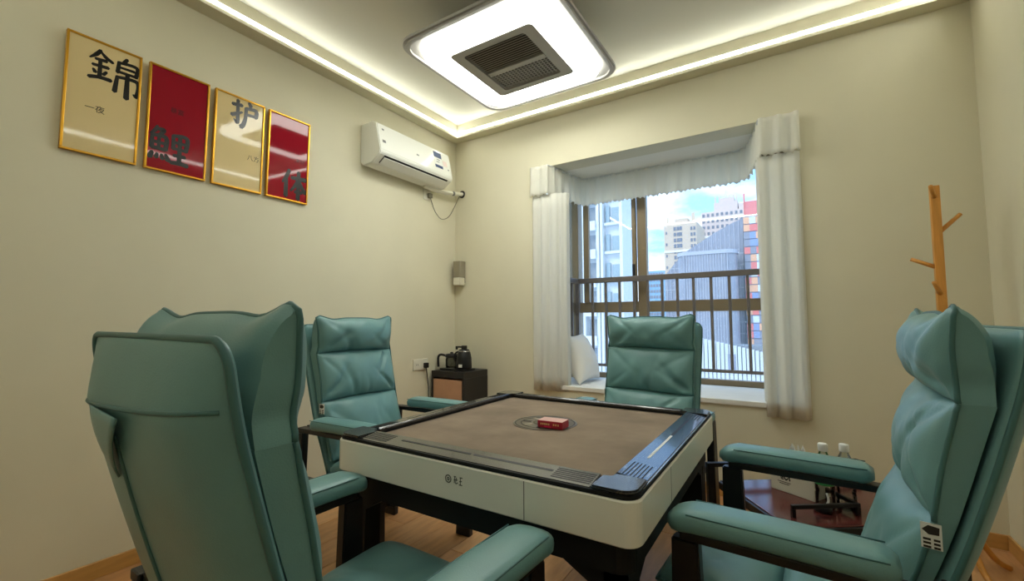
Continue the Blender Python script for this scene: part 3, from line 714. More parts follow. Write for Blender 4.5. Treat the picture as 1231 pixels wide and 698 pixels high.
for sx in (-1, 1):
    for sy in (-1, 1):
        # L-shaped rounded corner cap
        ox, oy = HX - 0.006, HY - 0.006; R0 = 0.034
        pts = [(ox - cn + 0.008, oy - ri + 0.008), (ox - cn + 0.008, oy)]
        pts += [(ox - R0 + R0 * math.cos(a), oy - R0 + R0 * math.sin(a)) for a in [PI / 2 - PI / 2 * i / 7 for i in range(8)]]
        pts += [(ox, oy - cn + 0.008), (ox - ri + 0.008, oy - cn + 0.008), (ox - ri + 0.004, oy - ri + 0.004)]
        b_ = bmesh.new(); prism(b_, [(sx * p[0], sy * p[1]) for p in pts], 'z', 0.7601, zt + 0.001, bev=0.003); link('corner_cap', b_, RIM, tb)
felt = link('felt', newbox(-HX + ri - 0.002, HX - ri + 0.002, -HY + ri - 0.002, HY - ri + 0.002, 0.7355, 0.7515), FELT, tb)
# centre dial
dx, dy = -0.012, 0.03
di = link('centre_dial', lathe(bmesh.new(), [(0.108, 0.7515), (0.108, 0.7528), (0.104, 0.7532)], 40, (dx, dy, 0)), mat('dial_brown', srgb(88, 78, 64), 0.3, spec=0.6), tb)
for r0, r1 in ((0.098, 0.102), (0.078, 0.082)):
    b_ = bmesh.new(); cc = [(dx + r1 * math.cos(2 * PI * i / 40), dy + r1 * math.sin(2 * PI * i / 40)) for i in range(40)]; ci = [(dx + r0 * math.cos(2 * PI * i / 40), dy + r0 * math.sin(2 * PI * i / 40)) for i in range(40)]
    ring_prism(b_, cc, ci, 0.7530, 0.7537); link('dial_ring', b_, CABB, di)
DB = mat('dial_button', srgb(168, 156, 136), 0.4)
for i in range(8):
    a = PI / 4 * i + 0.2; link('dial_button', newbox(-0.014, 0.014, -0.006, 0.006, 0.7530, 0.7542, bev=0.0004, seg=1), DB if i % 2 else CABB, di, loc=(dx + 0.062 * math.cos(a), dy + 0.062 * math.sin(a), 0), rot=(0, 0, a))
link('dice_window', lathe(bmesh.new(), [(0.040, 0.7530), (0.040, 0.7538), (0.036, 0.7544)], 28, (dx, dy, 0)), GLASSD, di)
# little maker's mark on the apron: ringed dot, squiggle, upright bar
lgm = mat('logo_grey', srgb(84, 88, 78), 0.4)
b_ = bmesh.new(); fl_ = lambda u, v, d: (u, -HY - d, v)
cx0, cz0 = -0.012, 0.7155
for r_, w_ in ((0.0085, 0.003), (0.003, 0.003)):
    ribbon(b_, [(cx0 + r_ * math.cos(2 * PI * i / 14), cz0 + r_ * math.sin(2 * PI * i / 14)) for i in range(15)], [w_, w_], 0, 0.0006, 2, fl_)
for pts in ([(0.006, .724), (0.012, .724)], [(0.009, .724), (0.007, .709)], [(0.006, .716), (0.017, .717)], [(0.014, .722), (0.011, .708), (0.018, .711)], [(0.024, .724), (0.032, .724)], [(0.026, .724), (0.026, .707)], [(0.023, .715), (0.030, .716)], [(0.022, .707), (0.031, .707)]):
    ribbon(b_, pts, [0.0024, 0.0024], 0, 0.0006, 3, fl_)
link('maker_mark', b_, lgm, tb)

# cigarette pack on the table
cp = thing('cigarette_pack', 'red cigarette pack lying on the table centre', 'cigarette pack', (1.906, 1.305, 0.7545), rz=math.radians(3))
cp.location = (1.878, 1.357, 0.7388)
link('box', newbox(-0.045, 0.045, -0.028, 0.028, 0, 0.0235, bev=0.0015), REDBOX, cp)
link('printed_face', newbox(-0.044, 0.044, -0.027, 0.027, 0.0236, 0.0241), PINKT, cp)
me_w = mat('pack_print', srgb(222, 178, 120), 0.4)
for i, x in enumerate((-0.034, -0.027, -0.020, -0.013, -0.006, 0.012, 0.020, 0.028)): link('print_mark', newbox(x, x + 0.0045, -0.0286, -0.0281, 0.010, 0.016), me_w, cp)
link('print_mark', newbox(-0.02, 0.004, -0.0286, -0.0281, 0.003, 0.007), mat('pack_print_red', srgb(226, 40, 96), 0.4), cp)

# ------------------------------------------------------------------ chairs
SH_E = [(0.40, -0.118), (0.50, -0.150), (0.64, -0.204), (0.77, -0.245), (0.90, -0.281), (0.98, -0.301), (1.078, -0.318)]
CU_E = [(0.44, -0.085), (0.58, -0.138), (0.625, -0.154), (0.715, -0.177), (0.82, -0.196), (0.946, -0.222), (1.04, -0.220), (1.13, -0.226)]
WS, WC = 0.252, 0.236

def make_chair(loc, deg, label, seed, tag_side=0, flap=False):
    rnd = random.Random(seed)
    t = thing('armchair', label, 'chair', (loc[0], loc[1], 0), math.radians(deg), 'teal leather chairs around the table')
    # ---- outer shell
    zt_, zb_ = 1.078, 0.40
    def hw(z):
        q = max(0.0, (z - 1.042) / 0.036); w = WS - 0.030 * (1 - math.sqrt(max(0.0, 1 - min(q, 1) ** 2)))
        return w - 0.012 * max(0, (0.6 - z) / 0.2)
    def rear(u, v):
        z = zb_ + (zt_ - zb_) * (1 - (1 - v) ** 1.7); x = (u * 2 - 1)
        e_ = min(1.0, max(0.0, (zt_ - z) / 0.10)) ** 0.7
        return (x * hw(z), interp(SH_E, z) - 0.006 - 0.046 * (1 - abs(x) ** 5) * e_, z)
    def front(u, v):
        z = zb_ + (zt_ - zb_) * (1 - (1 - v) ** 1.7); x = (u * 2 - 1); e_ = min(1.0, max(0.0, (1 - v) * 10))
        return (x * hw(z), interp(SH_E, z) + 0.002 + 0.008 * (1 - abs(x) ** 6) * e_, z)
    b_ = bmesh.new(); NU, NV = 28, 40
    A = grid(b_, NU, NV, rear); B = grid(b_, NU, NV, front)
    for j in range(NV):
        for i in (0, NU): b_.faces.new((A[j][i], A[j + 1][i], B[j + 1][i], B[j][i]))
    for i in range(NU):
        for j in (0, NV): b_.faces.new((A[j][i], A[j][i + 1], B[j][i + 1], B[j][i]))
    shell = link('back_shell', b_, TEAL, t, True)
    edge = [Vector(rear(0.0, v / 40)) for v in range(0, 41)]
    top = [Vector(rear(u / 14, 1.0)) for u in range(1, 14)]
    edge2 = [Vector(rear(1.0, v / 40)) for v in range(40, -1, -1)]
    b_ = bmesh.new(); tube(b_, edge + top + edge2, 0.0055, 7); link('piping', b_, TEALD, shell, True)
    b_ = bmesh.new(); tube(b_, [Vector(rear(0.03 + 0.94 * i / 20, 0.662 - 0.008 * math.sin(PI * i / 20) + 0.045 * i / 20)) for i in range(21)], 0.0032, 6); link('seam', b_, TEALD, shell, True)
    for uu in ((0.43,) if flap else ()):
        b_ = bmesh.new(); tube(b_, [Vector(rear(uu - 0.02 * math.sin(PI * i / 20), 0.60 * (1 - i / 20))) for i in range(21)], 0.0040, 6); link('seam', b_, TEALD, shell, True)
    if flap:
        b_ = bmesh.new(); P0 = Vector((-0.125, 0, 0.972)); P1 = Vector((0.040, 0, 0.970)); P2 = Vector((-0.078, 0, 0.862))
        n_ = 8; V = {}
        for i in range(n_ + 1):
            for j in range(n_ + 1 - i):
                a, b = i / n_, j / n_; p = P0 + (P1 - P0) * a + (P2 - P0) * b
                base = rear((p.x / WS + 1) / 2, 1 - (1 - (p.z - zb_) / (zt_ - zb_)) ** (1 / 1.7))[1]
                p.y = base - 0.003 - 0.010 * a - 0.006 * b * (1 - b) * 4
                V[i, j] = b_.verts.new(p)
        for i in range(n_):
            for j in range(n_ - i):
                b_.faces.new((V[i, j], V[i + 1, j], V[i, j + 1]))
                if i + j < n_ - 1: b_.faces.new((V[i + 1, j], V[i + 1, j + 1], V[i, j + 1]))
        fo = link('cover_flap', b_, TEAL, shell, True); md = fo.modifiers.new('thick', 'SOLIDIFY'); md.thickness = 0.003
    # ---- cushion panels
    def panel(name, z0, z1, bulge, creases, pillow=False, lower=False):
        NU, NV = 44, 34
        def ztop(x):
            return z1 + (0.019 * abs(x) ** 5 - 0.008 * math.exp(-((abs(x) - 0.60) / 0.2) ** 2) - 0.018 * max(0.0, (abs(x) - 0.86) / 0.14) ** 3) if pillow else z1 - 0.004 * math.sin(2.2 * x + seed)
        def zbot(x): return z0 - (0.004 * math.sin(2.2 * x + seed) if not lower else 0)
        def wid(z, v):
            w = WC - 0.004 * math.sin(PI * v)
            if pillow: w += 0.006 * v ** 3 - 0.006 * math.exp(-((v - 0.2) / 0.14) ** 2)
            return w
        def fr(u, v):
            x = u * 2 - 1; z = zbot(x) + (ztop(x) - zbot(x)) * v
            a = max(0.0, 1 - abs(x) ** 3.2); b = max(0.0, 1 - abs(2 * v - 1) ** 2.6)
            t_ = (a ** 0.55) * (b ** 0.6)
            d = 0.0
            for (cx_, cz_, ex_, ez_, am_, wd_) in creases:
                p = Vector((x * WC, v)); A_ = Vector((cx_ * WC, cz_)); B_ = Vector((ex_ * WC, ez_))
                px_ = (x - cx_) * WC; pz_ = (v - cz_) * (z1 - z0); lx_ = (ex_ - cx_) * WC; lz_ = (ez_ - cz_) * (z1 - z0)
                L2 = lx_ * lx_ + lz_ * lz_; s_ = max(0, min(1, (px_ * lx_ + pz_ * lz_) / L2)); qx, qz = px_ - s_ * lx_, pz_ - s_ * lz_
                dd = qx * qx + qz * qz
                d -= am_ * math.exp(-dd / (wd_ * wd_)) * (1 - 0.75 * s_)
            d += 0.0035 * math.sin(9 * x + 4 * v + seed) * math.sin(6 * v + 2.5 * x + seed)
            y = interp(CU_E, z) + bulge * t_ + d * min(1, t_ * 1.6) - (0.004 if 0 < v < 1 else 0.006)
            sag = -0.006 * math.exp(-((v) / 0.08) ** 2) * (1 - abs(x) ** 8)
            return (x * wid(z, v), y + sag, z)
        def bk_(u, v):
            x = u * 2 - 1; z = zbot(x) + (ztop(x) - zbot(x)) * v
            ye = interp(CU_E, z)
            if pillow:
                ysh = interp(SH_E, min(z, 1.06)) + 0.014; a = max(0.0, 1 - abs(x) ** 4); b = max(0.0, 1 - max(0.0, (v - 0.25) / 0.75) ** 2.4)
                tgt = ysh if z < 1.05 else ysh - 0.0
                dep = (ye - tgt) * (b ** 0.55) * (1 - 0.28 * (1 - a ** 0.5) * min(1.0, v / 0.5))
                y = ye - 0.008 - max(0.004, dep - 0.008)
            else: y = interp(SH_E, z) + 0.013
            return (x * (wid(z, v) - 0.002), y, z)
        b_ = bmesh.new(); A = grid(b_, NU, NV, fr); B = grid(b_, NU, NV, bk_)
        for j in range(NV):
            for i in (0, NU):
                vs4 = [b_.verts.new(q.co) for q in (A[j][i], A[j + 1][i], B[j + 1][i], B[j][i])]; b_.faces.new(vs4)
        for i in range(NU):
            for j in (0, NV):
                vs4 = [b_.verts.new(q.co) for q in (A[j][i], A[j][i + 1], B[j][i + 1], B[j][i])]; b_.faces.new(vs4)
        o = link(name, b_, TEAL, t, True)
        pts = [Vector(fr(0, v / 16)) for v in range(17)]
        r_ = 0.0048
        if pillow:
            path_ = pts + [Vector(fr(u / 24, 1)) for u in range(1, 24)] + [Vector(fr(1, v / 16)) for v in range(16, -1, -1)]
            b_ = bmesh.new(); tube(b_, path_, r_, 7); link('piping', b_, TEALD, o, True)
        else:
            for uu in (0, 1):
                b_ = bmesh.new(); tube(b_, [Vector(fr(uu, v / 16)) for v in range(17)], r_, 7); link('piping', b_, TEALD, o, True)
        return o
    def cr(n, am0=0.010):
        L = []
        for i in range(n):
            if i % 3 == 0: x_, z_ = rnd.choice((-1, 1)) * rnd.uniform(0.8, 0.98), rnd.uniform(0.0, 0.2); ex, ez = x_ * rnd.uniform(0.3, 0.5), rnd.uniform(0.4, 0.8)
            elif i % 3 == 1: x_, z_ = rnd.uniform(-0.35, 0.35), rnd.uniform(0.0, 0.08); ex, ez = x_ + rnd.uniform(-0.3, 0.3), rnd.uniform(0.4, 0.85)
            else: x_, z_ = rnd.choice((-1, 1)) * rnd.uniform(0.6, 0.95), rnd.uniform(0.8, 1.0); ex, ez = x_ * rnd.uniform(0.2, 0.6), rnd.uniform(0.3, 0.6)
            L.append((x_, z_, ex, ez, am0 * rnd.uniform(0.6, 1.3), rnd.uniform(0.010, 0.020)))
        return L
    panel('lower_back_cushion', 0.46, 0.717, 0.052, cr(9), lower=True)
    panel('middle_back_cushion', 0.717, 0.942, 0.046, cr(10))
    panel('headrest_pillow', 0.942, 1.112, 0.052, cr(8, 0.008), pillow=True)
    # ---- seat
    def seat_half(y0, y1, nm, front_edge):
        NU, NV = 40, 24; w = 0.252
        cs = cr(6, 0.008)
        def tp(u, v):
            x = u * 2 - 1; y = y0 + (y1 - y0) * v
            a = max(0.0, 1 - abs(x) ** 6); b = max(0.0, 1 - abs(2 * v - 1) ** (5 if front_edge else 4))
            tt = (a * b) ** 0.5
            d = 0
            for (cx_, cz_, ex_, ez_, am_, wd_) in cs:
                px_ = (x - cx_) * w; py_ = (v - cz_) * (y1 - y0); lx_ = (ex_ - cx_) * w; ly_ = (ez_ - cz_) * (y1 - y0); L2 = lx_ ** 2 + ly_ ** 2
                s_ = max(0, min(1, (px_ * lx_ + py_ * ly_) / L2)); dd = (px_ - s_ * lx_) ** 2 + (py_ - s_ * ly_) ** 2
                d -= am_ * math.exp(-dd / wd_ ** 2) * (1 - 0.75 * s_)
            return (x * (w - 0.006 * (1 - tt)), y, 0.435 + 0.045 * tt + d * tt + 0.012 * v)
        def bt(u, v):
            p = tp(u, v); return (p[0], p[1], 0.385)
        b_ = bmesh.new(); A = grid(b_, NU, NV, tp); B = grid(b_, NU, NV, bt)
        for j in range(NV):
            for i in (0, NU): b_.faces.new((A[j][i], A[j + 1][i], B[j + 1][i], B[j][i]))
        for i in range(NU):
            for j in (0, NV): b_.faces.new((A[j][i], A[j][i + 1], B[j][i + 1], B[j][i]))
        o = link(nm, b_, TEAL, t, True)
        path_ = [Vector(tp(0, v / 10)) for v in range(11)] + ([Vector(tp(u / 20, 1)) for u in range(1, 20)] if front_edge else []) + [Vector(tp(1, v / 10)) for v in range(10, -1, -1)]
        if not front_edge: path_ = path_[:11]
        b_ = bmesh.new(); tube(b_, path_, 0.0045, 7); link('piping', b_, TEALD, o, True)
    seat_half(-0.10, 0.085, 'rear_seat_cushion', False); seat_half(0.085, 0.345, 'front_seat_cushion', True)
    link('seat_frame', newbox(-0.262, 0.262, -0.12, 0.31, 0.345, 0.386, bev=0.005), BLACK, t)
    # ---- arms
    ax = 0.302
    for s in (-1, 1):
        prof = []
        n = 30; yA, yB = 0.292, -0.125
        b_ = bmesh.new(); rings = []
        for i in range(n + 1):
            q = i / n; y = yA + (yB - yA) * (q - 0.0); e0 = min(1.0, q / 0.13); e1 = min(1.0, (1 - q) / 0.07)
            sc0 = math.sqrt(max(0.0, 1 - (1 - e0) ** 2)); sc1 = math.sqrt(max(0.0, 1 - (1 - e1) ** 2)); sca = max(0.12, sc0) * max(0.35, sc1)
            W_, H_ = 0.054 * (0.35 + 0.65 * max(0.05, sc0)) * max(0.6, sc1), 0.0265 * (0.4 + 0.6 * sc0) * max(0.5, sc1)
            zc = 0.642 + 0.004 * math.sin(PI * q) - 0.010 * (1 - e0)
            ring = []
            for k_ in range(18):
                a = 2 * PI * k_ / 18; ca, sa = math.cos(a), math.sin(a)
                ring.append(b_.verts.new((s * ax + W_ * math.copysign(abs(ca) ** 0.62, ca), y, zc + H_ * math.copysign(abs(sa) ** 0.7, sa))))
            rings.append(ring)
        for A_, B_ in zip(rings, rings[1:]):
            for k_ in range(18): b_.faces.new((A_[k_], A_[(k_ + 1) % 18], B_[(k_ + 1) % 18], B_[k_]))
        b_.faces.new(rings[0]); b_.faces.new(rings[-1])
        pad = link('armrest_pad', b_, TEAL, t, True)
        for side in (-1, 1):
            b_ = bmesh.new(); tube(b_, [Vector((s * ax + side * 0.049, yA - 0.05 - 0.35 * i / 8, 0.6635)) for i in range(9)], 0.0018, 5); link('stitching', b_, TEALD, pad, True)
        link('arm_rail', newbox(s * ax - 0.022, s * ax + 0.022, -0.235, 0.265, 0.594, 0.6145, bev=0.004), BLACK, t)
        b_ = bmesh.new(); prism(b_, [(0.225, 0.5935), (0.285, 0.5935), (0.292, 0.0), (0.205, 0.0)], 'x', s * ax - 0.017, s * ax + 0.017, bev=0.004); link('leg', b_, BLACK, t)
        b_ = bmesh.new(); prism(b_, [(-0.265, 0.5935), (-0.200, 0.5935), (-0.225, 0.0), (-0.31, 0.0)], 'x', s * ax - 0.017, s * ax + 0.017, bev=0.004); link('leg', b_, BLACK, t)
        xs = sorted((s * 0.262, s * (ax - 0.0175))); link('side_bracket', newbox(xs[0] + 0.0005, xs[1] - 0.0005, -0.26, 0.285, 0.35, 0.38), BLACK, t)
        link('back_pivot', newbox(*sorted((s * 0.246, s * (ax - 0.022))), -0.228, -0.185, 0.586, 0.618, bev=0.004), BLACK, t)
    if tag_side:
        s = tag_side; zc = 0.69; ye = interp(CU_E, zc)
        b_ = newbox(0, 0.0015, -0.015, 0.015, -0.025, 0.022)
        lb = link('care_label', b_, PAPER, t, loc=(s * (WC + 0.002) if s > 0 else -(WC + 0.004), ye - 0.006, zc), rot=(0, 0, math.radians(8 * s)))
        lb['label'] = 'small white sewn label'
        off = 0.0016 if s > 0 else -0.0002
        b_ = bmesh.new(); prism(b_, [(-0.012, 0.016), (0.004, 0.018), (0.013, 0.009), (0.004, 0.001), (-0.011, 0.002)], 'x', off - 0.0004, off + 0.0004); link('label_mark', b_, CABB, lb)
        for zz in (-0.008, -0.015, -0.022):
            for y0_, y1_ in ((-0.012, -0.003), (0.001, 0.012)): link('label_mark', newbox(off - 0.0004, off + 0.0004, y0_, y1_, zz - 0.002, zz + 0.002), CABB, lb)
    return t
make_chair((1.786, 0.584), -1.7, 'nearest teal leather armchair turned with its back to the viewer', 11, 0, flap=True)
make_chair((0.869, 1.537), -87.4, 'teal leather armchair between the picture wall and the table', 23, 1)
make_chair((1.888, 2.218), 175.5, 'teal leather armchair in front of the bay window', 35, 1)
make_chair((2.618, 1.404), 86.8, 'teal leather armchair at right edge in front of coat stand', 47, -1)

# ------------------------------------------------------------------ side table and things on it
ang = math.radians(35.5)
ST = thing('side_table', 'low mahogany topped side table with black metal frame', 'table', (2.285, 2.150, 0), ang)
# local x along far edge, local y toward the window (-y toward camera)
LXs, LYs = 0.62, 0.44; zt2 = 0.40
link('tabletop', newbox(0.0, LXs, -LYs, 0.0, zt2 - 0.02, zt2, bev=0.003), MAHOG, ST)
link('frame_edge', newbox(-0.012, -0.0005, -LYs - 0.0005, 0.0005, zt2 - 0.034, zt2 - 0.004), BLACK, ST); link('frame_edge', newbox(LXs + 0.0005, LXs + 0.012, -LYs, 0.0, zt2 - 0.034, zt2 - 0.004), BLACK, ST)
link('frame_edge', newbox(0.0, LXs, -LYs - 0.012, -LYs - 0.0005, zt2 - 0.034, zt2 - 0.004), BLACK, ST); link('frame_edge', newbox(0.0, LXs, 0.0005, 0.012, zt2 - 0.034, zt2 - 0.004), BLACK, ST)
for x, y, h in ((-0.040, 0.012, 0.47), (LXs + 0.012, 0.012, 0.47), (0.0, -LYs, zt2 - 0.021), (LXs, -LYs, zt2 - 0.021)):
    link('leg', newbox(x - 0.012, x + 0.012, y, y + 0.024, 0, h, bev=0.002), BLACK, ST)
link('guard_rail', newbox(-0.028, LXs, 0.013, 0.035, 0.452, 0.470, bev=0.002), BLACK, ST)
tx = thing('tissue_box', 'cream tissue box on the side table', 'tissue box', (2.572, 2.175, 0.4), math.radians(-30))
link('carton', newbox(-0.085, 0.085, -0.055, 0.055, 0, 0.095, bev=0.003), mat('tissue_cream', srgb(222, 216, 196), 0.5), tx)
b_ = bmesh.new(); fz = lambda u, v, d: (u, -0.055 - d, v)
for pts in ([(-0.052, .058), (-0.045, .070), (-0.040, .050)], [(-0.036, .064), (-0.034, .048)], [(-0.030, .062), (-0.022, .050), (-0.014, .058)], [(-0.010, .064), (-0.006, .050)], [(-0.055, .040), (-0.004, .040)], [(-0.048, .033), (-0.010, .033)]):
    ribbon(b_, pts, [0.005, 0.004] if pts[0][1] > .045 else [0.0022, 0.0022], 0, 0.0006, 4, fz)
link('print', b_, INK, tx)
b_ = bmesh.new()
grid(b_, 12, 8, lambda u, v: ((u - 0.5) * 0.07 * (1 - 0.25 * v) + 0.004 * math.sin(14 * v + 9 * u), 0.012 * math.sin(9 * u + 5 * v) * (0.4 + v), 0.0955 + 0.095 * v * (0.75 + 0.25 * math.sin(17 * u))))
tp_ = link('tissue', b_, PAPER, tx, True); md = tp_.modifiers.new('t', 'SOLIDIFY'); md.thickness = 0.001
def bottle(loc, label, capm, lab):
    t = thing('water_bottle', label, 'bottle', loc, group='bottles on the side table'); t.scale = (1, 1, 1.22)
    link('body', lathe(bmesh.new(), [(0.026, 0), (0.031, 0.006), (0.031, 0.045), (0.029, 0.05), (0.031, 0.056), (0.031, 0.125), (0.022, 0.15), (0.013, 0.166), (0.013, 0.172)], 22), CLEAR, t, True)
    link('cap', lathe(bmesh.new(), [(0.0155, 0.170), (0.0160, 0.172), (0.0160, 0.190), (0.014, 0.192)], 18), capm, t, True)
    link('label_wrap', lathe(bmesh.new(), [(0.0314, 0.072), (0.0316, 0.074), (0.0316, 0.118), (0.0314, 0.120)], 22), lab, t, True)
bottle((2.650, 2.045, 0.4), 'clear water bottle with green label beside tissue box', PAPER, GREENL)
bottle((2.716, 2.075, 0.4), 'clear water bottle with white label nearer the coat stand', PAPER, mat('label_pale', srgb(210, 214, 210), 0.4))
bs = thing('metal_stand', 'small black metal frame stand on the side table', 'stand', (2.548, 1.885, 0.4), ang)
for x, y in ((0.0, 0.0), (0.24, 0.0), (0.24, 0.15)): link('post', newbox(x, x + 0.012, y, y + 0.012, 0, 0.0275), BLACK, bs)
link('bar', newbox(0.0, 0.252, 0.0, 0.012, 0.0278, 0.042, bev=0.001, seg=1), BLACK, bs)
link('bar', newbox(0.24, 0.252, 0.0125, 0.162, 0.0278, 0.042, bev=0.001, seg=1), BLACK, bs)
cc = thing('cable_puck', 'small dark puck with white cable tip behind metal stand', 'charger', (2.640, 2.005, 0.4))
link('body', lathe(bmesh.new(), [(0.026, 0), (0.030, 0.006), (0.028, 0.018), (0.012, 0.022)], 18), BLACK, cc, True)
b_ = bmesh.new(); tube(b_, catmull([(0.01, 0, 0.020), (0.018, 0.004, 0.04), (0.014, 0.004, 0.065)], 5), 0.004, 7); link('cable', b_, PAPER, cc, True)

# ------------------------------------------------------------------ coat stand
cs = thing('coat_stand', 'light wooden branch coat stand behind the right chair', 'coat stand', (3.155, 2.78, 0))
link('pole', newbox(-0.017, 0.017, -0.017, 0.017, 0.06, 1.715, bev=0.004), WOODC, cs)
def branch(z, d, l, rise):
    b_ = bmesh.new(); dv = Vector(d).normalized(); a = dv * 0.012 + Vector((0, 0, z)); e_ = a + dv * l + Vector((0, 0, rise)); tube(b_, [a, e_], [0.010, 0.0085], 8); link('peg', b_, WOODC, cs, True)
branch(1.50, (1, 0.15, 0), 0.075, 0.075); branch(1.335, (-1, 0.1, 0), 0.085, 0.045); branch(1.66, (-0.35, -1, 0), 0.07, 0.04); branch(1.21, (-0.5, -1, 0), 0.07, 0.05); branch(1.42, (0.2, 1, 0), 0.09, 0.07)
for a in (0.35, 0.35 + PI / 2, 0.35 + PI, 0.35 + 1.5 * PI):
    b_ = bmesh.new(); tube(b_, catmull([(0.012 * math.cos(a), 0.012 * math.sin(a), 0.30), (0.06 * math.cos(a), 0.06 * math.sin(a), 0.17), (0.13 * math.cos(a), 0.13 * math.sin(a), 0.05), (0.185 * math.cos(a), 0.185 * math.sin(a), 0.0125)], 5), 0.012, 8); link('leg', b_, WOODC, cs, True)

# ------------------------------------------------------------------ the city outside
GZ = -45.0
WT = mat('tower_white', srgb(214, 216, 216), 0.7); WTG = mat('tower_glass', srgb(150, 168, 172), 0.3, spec=0.5); WTR = mat('tower_recess', srgb(150, 156, 160), 0.7)
BEI = mat('beige_cladding', srgb(206, 184, 160), 0.8); BEW = mat('beige_band', srgb(232, 226, 214), 0.8); WIN = mat('far_window', srgb(112, 116, 126), 0.3)
PNK = mat('pink_cladding', srgb(212, 190, 178), 0.8); RED = mat('red_panel', srgb(222, 116, 108), 0.6); ORG = mat('orange_panel', srgb(226, 168, 128), 0.6); BLU = mat('blue_panel', srgb(126, 146, 186), 0.5); PAL = mat('pale_panel', srgb(206, 216, 224), 0.6); GRY = mat('grey_panel', srgb(132, 134, 146), 0.5)  # red, orange and blue are paled to carry the distance haze
GLS = mat('slate_glass', srgb(140, 142, 152), 0.35, spec=0.7, noise=0.12, nscale=0.4); MUL = mat('facade_mullion', srgb(172, 174, 182), 0.5); BGL = mat('blue_glass', srgb(132, 176, 206), 0.4)  # slate glass colour lightened for aerial haze as well
LOW = mat('low_wall_white', srgb(196, 198, 196), 0.8); LOWD = mat('low_wall_recess', srgb(120, 124, 128), 0.8)
struct(link('ground', newbox(-400, 200, 12, 600, GZ - 1, GZ), mat('city_ground', srgb(150, 156, 150), 0.9, noise=0.2, nscale=0.05)), 'distant city ground')

def at(px, py, Y):   # direction table measured from the photograph, kept as plain world numbers
    x, y = (px - 615.5) / 531.725, -(py - 349.0) / 531.725
    d = R_ * x + U_ * y + F_; t_ = Y / d.y
    return CAM.x + d.x * t_, CAM.z + d.z * t_

# white residential tower, nearest
Y0 = 42.0
xl, ztp = at(696, 205, Y0); xr, _ = at(747, 230, Y0); ztp += 14
tw = thing('apartment_tower', 'white residential tower with balconies at left of the window view', 'building', ((xl + xr) / 2, Y0, GZ))
hwid = (xr - xl) / 2; zt_h = ztp - GZ
link('wall', newbox(-hwid, hwid, 0.9, 4.5, 0, zt_h), WT, tw)
for x0, x1 in ((-hwid, -hwid + 0.5), (-hwid + 1.75, -hwid + 2.05), (-0.05, 0.2), (hwid - 0.3, hwid)): link('pier', newbox(x0, x1, 0.0, 0.9, 0, zt_h), WT, tw)
fh = 2.9; n0 = int((zt_h - 45) / fh); src = None
zz = GZ
slab = None; wn = None; bw = None; rc = None
for f in range(int((-GZ - 12) / fh), int((zt_h) / fh)):
    z = f * fh
    if slab is None:
        slab = link('balcony_slab', newbox(-hwid + 0.5, -hwid + 1.75, -0.25, 0.9, 0, 0.28), WT, tw, loc=(0, 0, z))
        bw = link('balcony_parapet', newbox(-hwid + 0.5, -hwid + 1.75, -0.25, -0.15, 0.28, 0.95), WT, tw, loc=(0, 0, z))
        rc = link('window', newbox(-hwid + 0.6, -hwid + 1.65, 0.84, 0.90, 0.5, 2.6), WTR, tw, loc=(0, 0, z))
        wn = link('window', newbox(0.35, hwid - 1.5, 0.55, 0.9, 0.75, 2.45), WTG, tw, loc=(0, 0, z))
        s2 = link('bay_ledge', newbox(0.25, hwid - 0.4, 0.3, 0.9, 0.45, 0.72), WT, tw, loc=(0, 0, z))
        w2 = link('window', newbox(hwid - 1.3, hwid - 0.45, 0.80, 0.9, 0.75, 2.3), WTG, tw, loc=(0, 0, z))
        w3 = link('window', newbox(-hwid + 2.2, -0.15, 0.84, 0.9, 0.9, 2.1), WTG, tw, loc=(0, 0, z))
    else:
        for nm, o in (('balcony_slab', slab), ('balcony_parapet', bw), ('window', rc), ('window', wn), ('bay_ledge', s2), ('window', w2), ('window', w3)): inst(nm, o, tw, (0, 0, z))

def block(name, label, pxl, pxr, pyt, Y, depth, mtl, bottom=GZ):
    x0, z0 = at(pxl, pyt, Y); x1, z1 = at(pxr, pyt, Y)
    t = thing(name, label, 'building', ((x0 + x1) / 2, Y, GZ)); h = (x1 - x0) / 2
    link('wall', newbox(-h, h, 0, depth, 0, z0 - GZ), mtl, t)
    return t, h, z0 - GZ
def win_grid(t, xs, z0, z1, dz, w, hgt, mtl, y=-0.15, nm='window'):
    s_ = None; z = z1
    while z > z0:
        for x in xs:
            if s_ is None: s_ = link(nm, newbox(-w / 2, w / 2, y, 0.0, -hgt / 2, hgt / 2), mtl, t, loc=(x, 0, z))
            else: inst(nm, s_, t, (x, 0, z))
        z -= dz

t, h, zt_ = block('beige_tower', 'beige high-rise with central window column and roof masts', 798, 837, 270, 150.0, 16, BEI)
link('roof_crown', newbox(-h * 0.35, h * 0.45, 1, 10, zt_, zt_ + 1.6), BEI, t)
for x in (-h * 0.85, h * 0.7, h * 0.8): link('roof_mast', newbox(x - 0.25, x + 0.25, 2, 2.5, zt_, zt_ + 3.0 + x * 0.1), BEI, t)
link('band', newbox(-h - 0.1, h + 0.1, -0.3, 0, zt_ - 9.6, zt_ - 8.9), BEW, t)
win_grid(t, [-h * 0.32, -h * 0.12, h * 0.05], zt_ - 40, zt_ - 1.8, 1.9, 0.75, 1.2, WIN)
win_grid(t, [h * 0.70, h * 0.88], zt_ - 40, zt_ - 2.2, 1.9, 0.6, 1.1, WIN)
win_grid(t, [-h * 0.85], zt_ - 40, zt_ - 3, 3.8, 0.5, 0.9, WIN)

